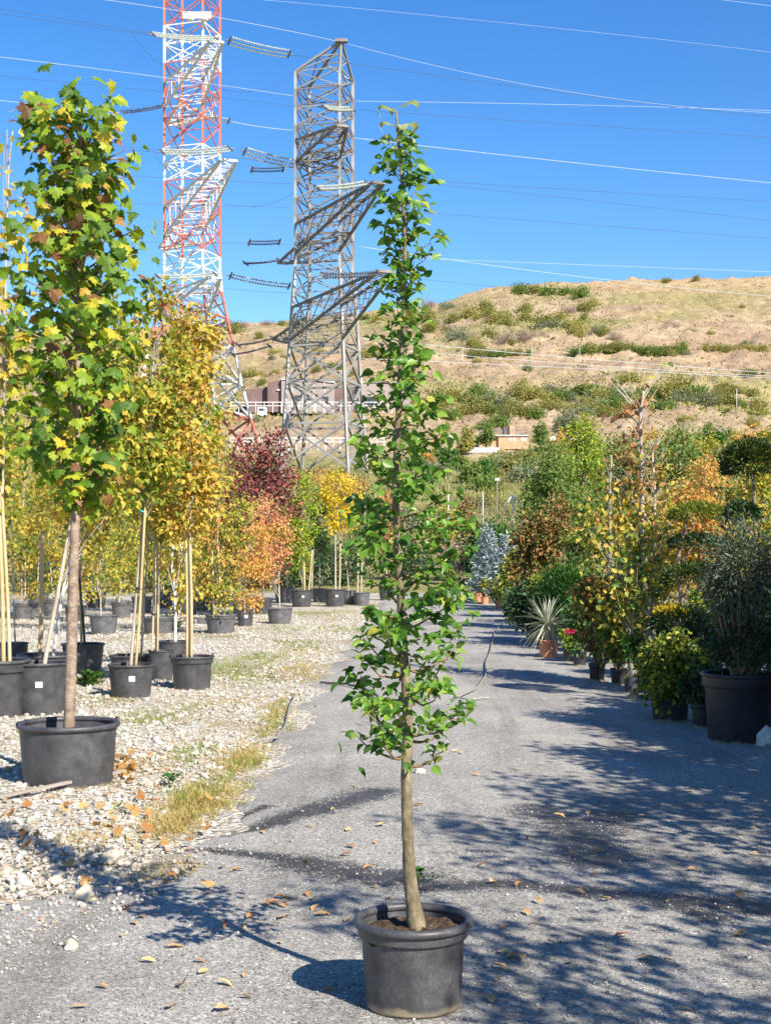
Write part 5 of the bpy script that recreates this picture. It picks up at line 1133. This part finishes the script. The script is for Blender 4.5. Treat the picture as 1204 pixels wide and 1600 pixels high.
# wires
WG = 'power lines'
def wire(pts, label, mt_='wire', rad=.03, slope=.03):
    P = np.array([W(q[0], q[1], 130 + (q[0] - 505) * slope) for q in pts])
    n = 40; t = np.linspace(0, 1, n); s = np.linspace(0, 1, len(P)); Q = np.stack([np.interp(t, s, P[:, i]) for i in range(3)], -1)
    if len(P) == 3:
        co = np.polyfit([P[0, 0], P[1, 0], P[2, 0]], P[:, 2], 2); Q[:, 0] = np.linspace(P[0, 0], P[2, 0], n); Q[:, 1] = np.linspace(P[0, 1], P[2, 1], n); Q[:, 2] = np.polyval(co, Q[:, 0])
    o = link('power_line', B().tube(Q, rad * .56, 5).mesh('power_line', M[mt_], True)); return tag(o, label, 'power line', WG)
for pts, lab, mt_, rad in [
    ([(-80, -28), (262, 19), (533, 66)], 'pale earth wire rising left from the peak of the grey pylon', 'alu_lit', .035), ([(533, 66), (900, 150), (1290, 178)], 'pale earth wire from the grey peak to the right edge behind the pear top', 'alu_lit', .028),
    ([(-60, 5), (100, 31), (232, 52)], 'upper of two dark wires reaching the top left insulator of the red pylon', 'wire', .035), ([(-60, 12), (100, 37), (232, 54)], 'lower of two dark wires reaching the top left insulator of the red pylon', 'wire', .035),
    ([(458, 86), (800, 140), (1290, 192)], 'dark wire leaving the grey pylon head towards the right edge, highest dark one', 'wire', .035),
    ([(300, -10), (700, 36), (1290, 92)], 'faint pale wire high above the pear tree across the whole sky', 'alu_lit', .02),
    ([(-60, 82), (200, 117), (460, 150)], 'pale wire crossing the red shaft between its top and middle arms', 'alu_lit', .032), ([(548, 158), (900, 168), (1290, 176)], 'nearly level pale wire right of the grey pylon at the height of the pear tip', 'alu_lit', .03),
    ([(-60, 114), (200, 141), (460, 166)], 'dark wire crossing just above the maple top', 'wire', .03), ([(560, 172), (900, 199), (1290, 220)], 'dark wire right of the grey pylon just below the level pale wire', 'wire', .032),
    ([(362, 190), (420, 200), (470, 204)], 'short pale jumper between the red and grey shafts', 'alu_lit', .04), ([(548, 215), (860, 254), (1290, 294)], 'thick pale wire sloping down to the right past the pear top', 'alu_lit', .045),
    ([(-60, 150), (60, 164), (188, 176)], 'pale wire ending at the dark insulator above the maple', 'alu_lit', .03), ([(-60, 208), (200, 232), (460, 258)], 'dark wire behind the maple crown reaching the grey shaft', 'wire', .028),
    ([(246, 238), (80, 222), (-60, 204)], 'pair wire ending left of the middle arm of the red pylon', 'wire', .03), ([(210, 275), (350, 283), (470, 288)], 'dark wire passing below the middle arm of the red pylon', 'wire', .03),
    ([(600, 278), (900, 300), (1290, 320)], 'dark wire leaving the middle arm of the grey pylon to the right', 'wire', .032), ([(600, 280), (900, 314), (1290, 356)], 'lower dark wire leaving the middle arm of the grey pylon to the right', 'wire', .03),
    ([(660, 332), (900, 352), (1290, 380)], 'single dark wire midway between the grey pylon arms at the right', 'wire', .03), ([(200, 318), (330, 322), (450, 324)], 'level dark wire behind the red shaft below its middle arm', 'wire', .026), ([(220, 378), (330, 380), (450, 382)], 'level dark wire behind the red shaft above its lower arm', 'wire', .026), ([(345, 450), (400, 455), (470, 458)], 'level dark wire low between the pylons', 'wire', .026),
    ([(560, 385), (850, 428), (1290, 470)], 'pale wire crossing the hill crest at the right', 'alu_lit', .04), ([(600, 402), (860, 414), (1290, 428)], 'pale wire just above the hill crest', 'alu_lit', .03), ([(600, 428), (690, 440), (800, 450)], 'dark wire with a fitting near the hill crest by the pear tree', 'wire', .03),
    ([(560, 528), (860, 558), (1290, 588)], 'upper of three white wires across the middle of the hillside', 'alu_lit', .045), ([(560, 542), (860, 568), (1290, 592)], 'middle of three white wires across the middle of the hillside', 'alu_lit', .04), ([(560, 560), (860, 575), (1290, 596)], 'lowest of three white wires across the middle of the hillside', 'alu_lit', .04),
    ([(1080, -6), (1150, 3), (1290, 20)], 'short pale wire in the top right corner', 'alu_lit', .03), ([(205, 48), (235, 88), (262, 103)], 'drooping dark jumper left of the red pylon top arm', 'wire', .03), ([(240, 240), (258, 262), (278, 280)], 'drooping dark jumper left of the red pylon middle arm', 'wire', .03), ([(340, 137), (400, 142), (462, 113)], 'sagging dark jumper between the pylon heads', 'wire', .03), ([(350, 318), (400, 322), (462, 300)], 'sagging dark jumper beside the middle of the grey shaft', 'wire', .03)]:
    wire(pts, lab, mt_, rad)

# ------------------------------------------------------------------ far things: buildings, vehicles, fences
def at(px, d, lift=0.):
    x = (px - CX) / F * d; return np.array([x, d, float(terrain(x, d)) + lift])
D1 = 335.; k1 = D1 / F
hall = thing('long_building', 'long low pale pink building with brown sections on the slope behind the grey pylon', 'building', tuple(at(490, D1, -1)))
def X1(px): return (px - 490) * k1
zb = float(at(490, D1)[2]) - 1
def Z1(py): return HC + (HY - py) * k1 - zb
def slab(nm, x0, x1, yt0, yt1, yb_, y0, y1, mt_, par):
    V = [(X1(x0), y0, Z1(yb_)), (X1(x1), y0, Z1(yb_)), (X1(x1), y1, Z1(yb_)), (X1(x0), y1, Z1(yb_)), (X1(x0), y0, Z1(yt0)), (X1(x1), y0, Z1(yt1)), (X1(x1), y1, Z1(yt1)), (X1(x0), y1, Z1(yt0))]
    return link(nm, B().add(V, [[(3, 2, 1, 0), (4, 5, 6, 7), (0, 1, 5, 4), (1, 2, 6, 5), (2, 3, 7, 6), (3, 0, 4, 7)]]).mesh(nm, M[mt_]), par)
slab('wall', 385, 419, 610, 604, 645, 0, 14, 'brownwall', hall); slab('wall', 419, 441, 599, 595, 645, -2, 14, 'brownwall', hall)
w2 = slab('wall', 441, 523, 595, 602, 648, -3, 15, 'pinkwall', hall); slab('wall', 523, 560, 603, 598, 648, -1.5, 15, 'brownwall', hall); w4 = slab('wall', 560, 640, 599, 604, 648, -2.5, 15, 'pinkwall', hall)
slab('roof_edge', 441, 523, 593.6, 600.6, 596, -3.3, 15.2, 'concrete', hall); slab('roof_edge', 560, 640, 597.6, 602.6, 600, -2.8, 15.2, 'concrete', hall)
for (x0, x1, yt, yb_, yy) in ((462, 471, 620, 627, -3.15), (482, 488, 622, 627, -3.15), (505, 514, 622, 628, -3.15), (546, 558, 622, 632, -1.65), (570, 590, 622, 634, -2.65)):
    w_ = slab('window', x0, x1, yt, yt, yb_, yy, yy + .5, 'glass', hall)
for q in (457, 474, 490, 507): slab('pilaster', q, q + 1.2, 597, 597, 648, -3.15, -2.9, 'concrete', hall)
slab('lamp', 434, 438, 610, 610, 612, -2.4, -2.02, 'whitepaint', hall)
g = at(410, 329); v = thing('white_van', 'small white van parked before the brown end of the long pale building', 'van', tuple(g))
link('body', B().box((-1.0, -1, .4), (1.0, 1, 2.4)).mesh('body', M['whitepaint']), v); link('windscreen', B().box((-.8, -1.03, 1.5), (.8, -1.0, 2.1)).mesh('windscreen', M['glass']), v)
for s in (-.7, .7): link('wheel', B().tube([(s, -.9, .35), (s, -1.1, .35)], .35, 10).mesh('wheel', M['tyre']), v)
def rail(name, label, pxs, d, h, n, mt_, slats=2, cat='guard rail', postw=.07, y0=None):
    ends = [at(pxs[0], d), at(pxs[1], d)]
    if y0 is not None:
        for e in ends: e[2] = HC + (HY - y0) * d / F
    o = thing(name, label, cat, tuple(ends[0])); rel = ends[1] - ends[0]
    for i in range(n):
        p = rel * i / (n - 1); link('post', B().box((p[0] - postw, -.06, p[2] - 1.0), (p[0] + postw, .06, p[2] + h)).mesh('post', M[mt_]), o)
    for j in range(slats):
        z = h * (1 - j * .55 / max(1, slats - 1)) - .12 if slats > 1 else h - .15
        link('rail', B().tube([np.array([0, -.1, z]), rel + np.array([0, -.1, z])], .09, 6).mesh('rail', M[mt_]), o)
rail('guard_rail', 'white guard rail along the road below the long pale building', (360, 612), 322, 1.5, 20, 'whitepaint', 2, y0=638)
rail('guard_rail', 'lower white rail across the slope behind the pylon legs', (360, 600), 235, 1.1, 22, 'whitepaint', 2, y0=694)
D2 = 262.; k2 = D2 / F; p = at(785, D2); zb = p[2] - 1
hs = thing('brick_house', 'low orange brick house with roof terrace at the foot of the hill', 'house', (p[0], D2, zb))
def bx2(nm, x0, x1, yt, yb_, y0, y1, mt_, par): return link(nm, B().box(((x0 - 785) * k2, y0, HC + (HY - yb_) * k2 - zb), ((x1 - 785) * k2, y1, HC + (HY - yt) * k2 - zb)).mesh(nm, M[mt_]), par)
bx2('wall', 748, 778, 681, 702, 0, 8, 'brick', hs); bx2('wall', 778, 824, 682, 702, -.6, 8, 'brick', hs); bx2('chimney_block', 797, 806, 664, 682, 2, 5, 'brick', hs); bx2('terrace_door', 788, 797, 665, 682, 2.5, 5, 'brownwall', hs)
bx2('roof', 747.4, 824.6, 680, 681.8, -.9, 8.3, 'concrete', hs)
for q in (770,): bx2('window', q, q + 4, 684, 687, -.06, .1, 'glass', hs)
for q in (795, 801, 813, 817): bx2('window', q, q + 3.4, 684.5, 689, -.66, -.5, 'whitepaint', hs)
fb = B()
for i in range(26): fb.box(((748 + i * 3 - 785) * k2 - .04, -.5, HC + (HY - 680) * k2 - zb), ((748 + i * 3 - 785) * k2 + .04, -.42, HC + (HY - 672) * k2 - zb))
fb.box(((748 - 785) * k2, -.52, HC + (HY - 672.6) * k2 - zb), ((823 - 785) * k2, -.4, HC + (HY - 671.8) * k2 - zb)); link('terrace_railing', fb.mesh('terrace_railing', M['insuldark']), hs)
def truck(px, d, y0, w, h, cab, box, label, cat='truck'):
    k = d / F; o = thing('parked_truck', label, cat, ((px - CX) * k, d, HC + (HY - y0) * k))
    W_ = w * k; H_ = h * k
    link('cab', B().box((-W_ / 2, -1.1, .5), (-W_ * .05, 1.1, H_ * .85)).mesh('cab', M[cab]), o); link('cargo_box', B().box((-W_ * .03, -1.2, .6), (W_ / 2, 1.2, H_)).mesh('cargo_box', M[box]), o)
    link('window', B().box((-W_ * .42, -1.13, H_ * .5), (-W_ * .12, -1.1, H_ * .75)).mesh('window', M['glass']), o)
    for s in (-.32, .3): link('wheel', B().tube([(W_ * s, -1.15, .45), (W_ * s, -.85, .45)], .45, 10).mesh('wheel', M['tyre']), o)
truck(692, 258, 695, 30, 13, 'redbody', 'whitepaint', 'parked truck with red cab and white box beside the pear tree leaves'); truck(858, 258, 694, 16, 11, 'bluebody', 'whitepaint', 'blue and white small truck right of the brick house'); truck(887, 258, 694, 24, 14, 'redbody', 'concrete', 'red cabbed truck under the trees right of the brick house')
p = at(752, 256); lw = thing('low_wall', 'pale low wall along the foot of the brick house', 'low wall', (p[0], 256, HC + (HY - 702) * 256 / F))
link('wall', B().box((-3.2, -.15, -.6), (3.2, .15, .3)).mesh('wall', M['concrete']), lw); link('coping', B().box((-3.3, -.22, .303), (3.3, .22, .38)).mesh('coping', M['concrete']), lw)
# nursery fence
D3 = 82.; k3 = D3 / F; fz = HC + (HY - 834) * k3
fe = thing('wire_fence', 'wire mesh fence with white posts and a braced corner post beyond the conifers', 'fence', ((790 - CX) * k3, D3, fz))
def fl(px, py, dy=0): return np.array([(px - 790) * k3, dy, HC + (HY - py) * k3 - fz])
for q, yt in ((754, 768), (800, 772), (828, 772), (700, 770), (860, 770), (895, 770)): link('post', B().tube([fl(q, 842), fl(q, yt)], .036, 8).mesh('post', M['concrete'], True), fe)
link('brace', B().tube([fl(800, 774, -.08), fl(822, 806, -.08)], .045, 6).mesh('brace', M['whitepaint'], True), fe); link('brace', B().tube([fl(799, 774, -.08), fl(786, 796, -.08)], .045, 6).mesh('brace', M['whitepaint'], True), fe)
mb = B()
for i in range(60): mb.tube([fl(700 + i * 3.3, 838, .02), fl(700 + i * 3.3, 776, .02)], .008, 3, False)
for j in range(14): mb.tube([fl(700, 777 + j * 4.6, .03), fl(895, 777 + j * 4.6, .03)], .008, 3, False)
link('wire_mesh', mb.mesh('wire_mesh', M['rust']), fe)
lp = thing('lamp_post', 'thin post with small lamp head standing at the far fence', 'lamp post', tuple(W(776, 838, 80))); k = 80 / F
link('post', B().tube([(0, 0, -.5), (0, 0, 88 * k)], .035, 8).mesh('post', M['rust'], True), lp); link('lamp_head', B().box((-.12, -.1, 87 * k), (.14, .1, 91 * k)).mesh('lamp_head', M['concrete']), lp)
# thin poles on the hill
for i, (px, d) in enumerate([(722, 430), (830, 430), (905, 440), (1150, 330)]):
    q = at(px, d); o = link('pole', B().tube([(0, 0, -1), (0, 0, 6)], [.10, .06], 6).mesh('pole', M['concrete'], True)); o.location = q; tag(o, 'thin pale pole standing on the dry hillside', 'pole', 'thin poles on the dry hillside')

# ------------------------------------------------------------------ hillside bushes
HG = 'bushes on the dry hillside'
hr = np.random.default_rng(66)
bm = {}
for mt_ in ('scrub', 'scrubyellow', 'scrubgrey', 'scrubbare', 'scrubgreen'):
    for k in range(3):
        n = 1300; u = unit(hr.normal(0, 1, (14, 3))) * hr.uniform(.3, 1, (14, 1)); u[:, 2] = np.abs(u[:, 2]) * .9
        kk = hr.integers(0, 14, n); off = hr.normal(0, .17, (n, 3)); P = u[kk] * .8 + off; P[:, 2] = np.maximum(P[:, 2], -.1)
        b = B().add(*scatter(*(T_NARROW if mt_ == 'scrubbare' else T_LEAF), P, unit(off) + hr.normal(0, .5, (n, 3)) + np.array([0, 0, .2]), off * 3 + np.array([.1, -.2, .6]) + hr.normal(0, .4, (n, 3)), hr.uniform(.07, .17, n)))
        for q in u[:8]: b.tube([(0, 0, -.15), q * .8], [.03, .01], 3, False)
        bm[mt_, k] = b.mesh('bush', M[mt_])
names = {'scrub': 'olive green rounded', 'scrubyellow': 'yellowing rounded', 'scrubgrey': 'grey green rounded', 'scrubbare': 'leafless brown', 'scrubgreen': 'fresh green rounded'}
# ray-march the terrain for a photo row
_ds = np.linspace(92, 705, 1200)
def hill_at(px, py):
    x = (px - CX) / F * _ds; z = terrain(x, _ds); y = HY - (z - HC) * F / _ds
    i = np.argmax(y <= py) if (y <= py).any() else len(_ds) - 1
    return np.array([x[i], _ds[i], z[i]])
O, Y_, D_, Bb, Sg = 'scrub', 'scrubyellow', 'scrubgreen', 'scrubbare', 'scrubgrey'
hb = [(812, 458, 15, D_), (834, 458, 14, O), (856, 462, 16, D_), (884, 460, 14, D_), (906, 466, 17, D_), (926, 480, 13, Y_), (700, 484, 11, Sg), (735, 496, 16, Y_), (762, 494, 15, O), (782, 504, 17, Y_), (818, 506, 20, O), (850, 510, 18, O), (716, 532, 18, Sg), (742, 540, 14, Y_), (872, 500, 14, Y_), (896, 515, 17, Y_), (932, 522, 14, Sg),
      (668, 498, 14, Y_), (648, 505, 13, O), (590, 505, 13, Y_), (572, 500, 11, D_), (1042, 442, 9, O), (1088, 440, 8, O), (380, 512, 9, Bb), (420, 508, 11, Bb), (440, 510, 9, O), (365, 520, 16, O), (470, 514, 16, O), (790, 535, 20, Bb), (820, 530, 16, Bb), (1044, 515, 14, Bb), (960, 530, 12, Bb)]
for q in np.arange(900, 1080, 12): hb.append((q, 551 + 3 * math.sin(q), 13, D_ if hr.random() < .6 else O))
for q in np.arange(1100, 1204, 18): hb.append((q, 548, 10, Y_))
for q in np.arange(740, 830, 14): hb.append((q, 556, 9, D_ if hr.random() < .4 else O))
for q in np.arange(690, 1180, 15): hb.append((q + hr.uniform(-6, 6), 628 + hr.uniform(-14, 12), hr.uniform(13, 24), [Y_, O, D_, Y_, O, Sg][hr.integers(0, 6)]))
for q in np.arange(700, 960, 20): hb.append((q + hr.uniform(-8, 8), 645 + hr.uniform(-8, 10), hr.uniform(14, 22), [O, D_, O, Y_, Sg][hr.integers(0, 5)]))
hb += [(980, 600, 20, Y_), (1052, 618, 24, Y_), (1076, 625, 18, O), (1130, 612, 16, Y_), (1132, 634, 18, O), (1155, 636, 12, D_), (950, 612, 12, Bb), (1170, 588, 12, O), (845, 690, 14, Y_), (885, 672, 20, Sg), (915, 668, 16, Y_), (757, 672, 14, D_), (1130, 695, 20, Y_), (1105, 672, 10, O), (1040, 690, 22, D_), (1075, 700, 20, D_),
       (396, 590, 14, Y_), (410, 600, 9, O), (572, 560, 16, Y_), (520, 580, 16, D_), (548, 590, 10, O), (600, 560, 14, Y_), (575, 640, 14, O), (500, 650, 10, D_), (440, 640, 8, D_), (660, 640, 20, O), (640, 600, 16, Y_), (400, 660, 12, Sg), (360, 600, 14, Y_), (300, 560, 20, O), (250, 590, 22, O)]
for _ in range(24): hb.append((hr.uniform(560, 1204), hr.uniform(470, 600), hr.uniform(4, 9), [O, Y_, Bb, Sg][hr.integers(0, 4)]))
for _ in range(30): hb.append((hr.uniform(660, 960), hr.uniform(478, 552), hr.uniform(8, 16), [O, Y_, Bb, Sg, O, Y_][hr.integers(0, 6)]))
for _ in range(22): hb.append((hr.uniform(690, 1000), hr.uniform(612, 668), hr.uniform(13, 22), [O, Y_, D_, Sg, Y_][hr.integers(0, 5)]))
for _ in range(12): hb.append((hr.uniform(1000, 1204), hr.uniform(600, 700), hr.uniform(9, 18), [O, Y_, D_, Y_][hr.integers(0, 4)]))
for _ in range(20): hb.append((hr.uniform(340, 620), hr.uniform(520, 600), hr.uniform(6, 12), [O, Y_, Y_, Sg][hr.integers(0, 4)]))
for i, (px, py, r_, mt_) in enumerate(hb):
    p = hill_at(px, py); s = r_ * 1.25 * p[1] / F
    o = link('bush', bm[mt_, i % 3]); o.location = p; o.scale = (s * hr.uniform(.9, 1.25), s, s * hr.uniform(.85, 1.25)); o.rotation_euler[2] = hr.uniform(0, 6.3)
    zone = 'on the hill crest' if py < 500 else ('on the upper hillside' if py < 540 else ('halfway up the hillside' if py < 600 else ('in the lower bush belt' if py < 655 else 'at the hill foot')))
    zone += (' left of the pear' if px < 600 else (' right of the pear' if px < 800 else (' above the right row' if px < 1000 else ' at the right edge')))
    lab = ('small ' if r_ < 9 else ('large ' if r_ > 17 else '')) + names[mt_] + ' bush ' + zone; tag(o, lab, 'bush', HG + ': ' + lab)
wild('yellow green cone shaped tree left of the brick house', 729, 0, 26, 46, 256, 'scrubyellow', 1200, .5, shape='cone')
wild('round green tree in front of the brick house, left end', 757, 0, 26, 42, 257, 'scrubgreen', 900, .5)
wild('grey green rounded tree right of the brick house', 886, 0, 40, 60, 268, 'scrubgrey', 1300, .55)
wild('small green tree at the right end of the brick house', 845, 0, 26, 44, 255, 'scrubgreen', 900, .5)
gr_ = np.random.default_rng(72); n = 46000
px = gr_.uniform(330, 1230, n); d = 300 + 410 * gr_.random(n); x = (px - CX) / F * d; tz = vnoise(x, d, .05, 12) + .7 * vnoise(x, d, .2, 13); kp = tz > -.25 + .5 * gr_.random(n); x, d = x[kp], d[kp]; n = len(x)
link('hill_grass', B().add(*blades(n, np.stack([x, d, terrain(x, d) - .2], -1), gr_.uniform(.3, .9, n), .3, gr_, 1.2)).mesh('hill_grass', M['hillgrass']), kind='stuff')
# low scrub blending the bushes into the slope, in bands along the contours
n = 60000; px = gr_.uniform(330, 1230, n); d = 262 + 440 * gr_.random(n); x = (px - CX) / F * d; y_ = HY - (terrain(x, d) - HC) * F / d
den = np.exp(-((y_ - 628) / 24) ** 2) * 1.0 + .9 * np.exp(-((y_ - 548) / 7) ** 2) * (px > 690) + .75 * np.exp(-((y_ - 500) / 26) ** 2) * (px > 560) * (px < 960) + .10
den = den * np.clip(.55 + .9 * vnoise(x, d, .06, 21) + .6 * vnoise(x, d, .3, 22), 0, 1.3) * np.where(px < 600, .35, 1) * np.where(px > 1000, .6, 1)
kp = gr_.random(n) < den; x, d = x[kp], d[kp]; n = len(x); which = vnoise(x, d, .08, 23) + gr_.normal(0, .25, n)
for nm, mk in (('scrub', which < -.1), ('scrubyellow', which > .22), ('scrubgreen', (which >= -.1) & (which <= .22))):
    P = np.stack([x[mk], d[mk], terrain(x[mk], d[mk]) + gr_.uniform(0, 1.3, mk.sum())], -1); m = len(P)
    link('scrub_cover', B().add(*scatter(*T_LEAF, P, gr_.normal(0, 1, (m, 3)) + np.array([0, 0, .4]), gr_.normal(0, .6, (m, 3)) + np.array([.1, -.4, .6]), gr_.uniform(.5, 1.2, m))).mesh('scrub_cover', M[nm]), kind='stuff')
br = np.random.default_rng(81); kinds = [('scrubgreen', 'fresh green'), ('scrubyellow', 'yellowing'), ('scrub', 'olive green'), ('orange', 'orange'), ('goldgreen', 'green gold'), ('green', 'deep green')]
for i in range(34):
    px = 650 + (1215 - 650) * (i + br.uniform(-.4, .4)) / 34; d = br.uniform(130, 236); mt_, nm = kinds[[0, 1, 2, 0, 4, 5, 2, 3][br.integers(0, 8)]]
    if 735 < px < 835: d = br.uniform(120, 165)
    hh = br.uniform(26, 52) * (.62 if px < 840 else 1.15)
    wild(nm + ' tree in the belt below the hill, ' + ('behind the pear' if px < 735 else ('before the brick house' if px < 840 else ('above the poplars' if px < 960 else ('behind the bare tree' if px < 1060 else 'above the topiary')))), px, 0, hh * br.uniform(.9, 1.5), hh, d, mt_, 900, .42 * d / 180, group='trees in the belt below the hill')
# reeds and rough grass on the near slope
rr_ = np.random.default_rng(70); n = 60000
d = 84 + 150 * rr_.random(n) ** .9; px = rr_.uniform(330, 1230, n); x = (px - CX) / F * d; z = terrain(x, d)
tuft = vnoise(x, d, .35, 8) + .6 * vnoise(x, d, 1.1, 9); keep = tuft > -.5 + .3 * rr_.random(n); x, d, z = x[keep], d[keep], z[keep]; n = len(x)
link('reeds', B().add(*blades(n, np.stack([x, d, z - .1], -1), rr_.uniform(.25, 1.0, n) * (1 + .5 * tuft[keep]) * np.clip(1.35 - d / 260, .45, 1), .075, rr_, .6)).mesh('reeds', M['reed']), kind='stuff')
for _ in range(60):
    px = hr.uniform(560, 1180); d = hr.uniform(92, 225); x = (px - CX) / F * d; mt_ = [O, D_, Y_, D_, Sg][hr.integers(0, 5)]
    s = hr.uniform(.8, 2.6) * (1.25 if px > 800 else .8); o = link('bush', bm[mt_, hr.integers(0, 3)]); o.location = (x, d, float(terrain(x, d))); o.scale = (s, s, s * 1.1); tag(o, names[mt_] + ' bush among the pale reeds of the near slope', 'bush', names[mt_] + ' bushes among the reeds')

# ------------------------------------------------------------------ hoses, board, fallen leaves
def ground_tube(name, label, pts, rad, mt_, cat, lift=.032):
    P = np.array([[*G(*q), lift] for q in pts]); Q = smooth_path(P, 60); Q[:, 2] = lift + rad + .004 * np.sin(np.arange(60) * .7)
    o = link(name, B().tube(Q, rad, 8).mesh(name, M[mt_], True)); return tag(o, label, cat)
ground_tube('garden_hose', 'thin dark hose winding down the road from the right row towards the pear tree', [(790, 972), (772, 990), (766, 1020), (758, 1040), (759, 1060), (745, 1080), (722, 1092), (706, 1095), (735, 1098), (765, 1096)], .011, 'hose', 'hose')
ground_tube('rubber_hose', 'black hose lying along the left edge of the road', [(400, 1165), (432, 1160), (446, 1140), (452, 1110), (462, 1090)], .010, 'hose', 'hose')
ground_tube('watering_pipe', 'dark pipe lying across the road edge behind the pear branches', [(500, 1072), (540, 1074), (570, 1082), (590, 1094)], .014, 'blackcable', 'pipe')
p0, p1 = G(-30, 1264), G(196, 1224); v = p1 - p0; L = np.hypot(*v)
bo = link('wooden_batten', B().box((0, -.012, 0), (L, .012, .022)).mesh('wooden_batten', M['board'])); bo.location = (p0[0], p0[1], .045); bo.rotation_euler = (0, -.03, math.atan2(v[1], v[0])); tag(bo, 'long weathered wooden batten lying on stones in front of the maple pot', 'wooden batten')
lr = np.random.default_rng(44)
fm = []
for k in range(6):
    n = 7; q = np.linspace(0, 1, n); w = (.2 + .06 * k / 6) * np.sin(pi * np.minimum(1, q * .94 + .04)) ** .8; cu = lr.uniform(.1, .5); V = []
    for i in range(n): V += [(-w[i], q[i] - .5, cu * w[i] + .12 * cu * math.sin(q[i] * 5)), (0, q[i] - .5, .12 * cu * math.sin(q[i] * 5 + .4)), (w[i], q[i] - .5, cu * w[i] * lr.uniform(.3, 1.5) + .12 * cu * math.sin(q[i] * 5))]
    fm.append(to_mesh('fallen_leaf', V, [[(3 * i + j, 3 * i + j + 1, 3 * i + j + 4, 3 * i + j + 3) for i in range(n - 1) for j in range(2)]], True, M['fallen']))
pix = [(125, 1583), (160, 1551), (268, 1583), (318, 1527), (383, 1533), (285, 1548), (275, 1487), (232, 1510), (372, 1366), (415, 1420), (425, 1418), (440, 1410), (460, 1412), (490, 1412), (505, 1437), (543, 1445), (480, 1405), (548, 1329), (586, 1322), (575, 1362), (540, 1342), (610, 1410), (585, 1393), (520, 1270), (905, 1400), (930, 1374), (945, 1412), (740, 1503), (783, 1520), (765, 1570), (835, 1449), (840, 1415), (970, 1470), (1010, 1505), (1150, 1470), (1160, 1465), (860, 1290), (930, 1260), (1030, 1262), (1050, 1265), (1175, 1300), (950, 1180), (965, 1175), (990, 1195), (1080, 1240), (1185, 1370), (770, 1385), (750, 1360), (985, 1210), (720, 1180), (735, 1150), (800, 1130)]
for i in range(95):
    t_ = lr.random(); pix.append((lr.uniform(150, 1204), 940 + 650 * lr.random() ** .8))
for i, (px, py) in enumerate(pix):
    g = G(px, py)
    if g[0] < road_left(g[1]) or (px > 560 and px < 735 and py > 1500): continue
    o = link('fallen_leaf', fm[i % 6]); s = lr.uniform(.045, .085); o.scale = (s, s, s); o.location = (g[0], g[1], .028); o.rotation_euler = (lr.normal(0, .2), lr.normal(0, .2), lr.uniform(0, 6.3))
    tag(o, 'dry tan leaf lying on the grey gravel road', 'fallen leaf', 'dry leaves fallen on the road')
fmm = []
for k in range(4):
    v, f = maple_template(lr.uniform(-.8, -.2)); v = v - np.array([0, .4, 0]); fmm.append(to_mesh('fallen_maple_leaf', v, f, False, M['fallenmaple']))
for i in range(120):
    if i < 62: px, py = lr.normal(195, 24), lr.normal(1216, 13)
    elif i < 90: px, py = lr.uniform(0, 240), lr.uniform(1250, 1330)
    else: px, py = lr.uniform(0, 330), lr.uniform(1255, 1400)
    g = G(px, py)
    if np.hypot(g[0] - MX, g[1] - MD) < 68 * MK + .04: continue
    o = link('fallen_leaf', fmm[i % 4]); s = lr.uniform(.04, .08); o.scale = (s, s, s); o.location = (g[0], g[1], .05 + (.05 * lr.random() if i < 62 else 0)); o.rotation_euler = (lr.normal(0, .5), lr.normal(0, .5), lr.uniform(0, 6.3))
    near = i < 62
    tag(o, 'dry golden maple leaf in the drift beside the maple pot' if near else 'dry golden maple leaf lying on the pale stones', 'fallen leaf', 'maple leaves drifted beside the maple pot' if near else 'maple leaves scattered over the stones')
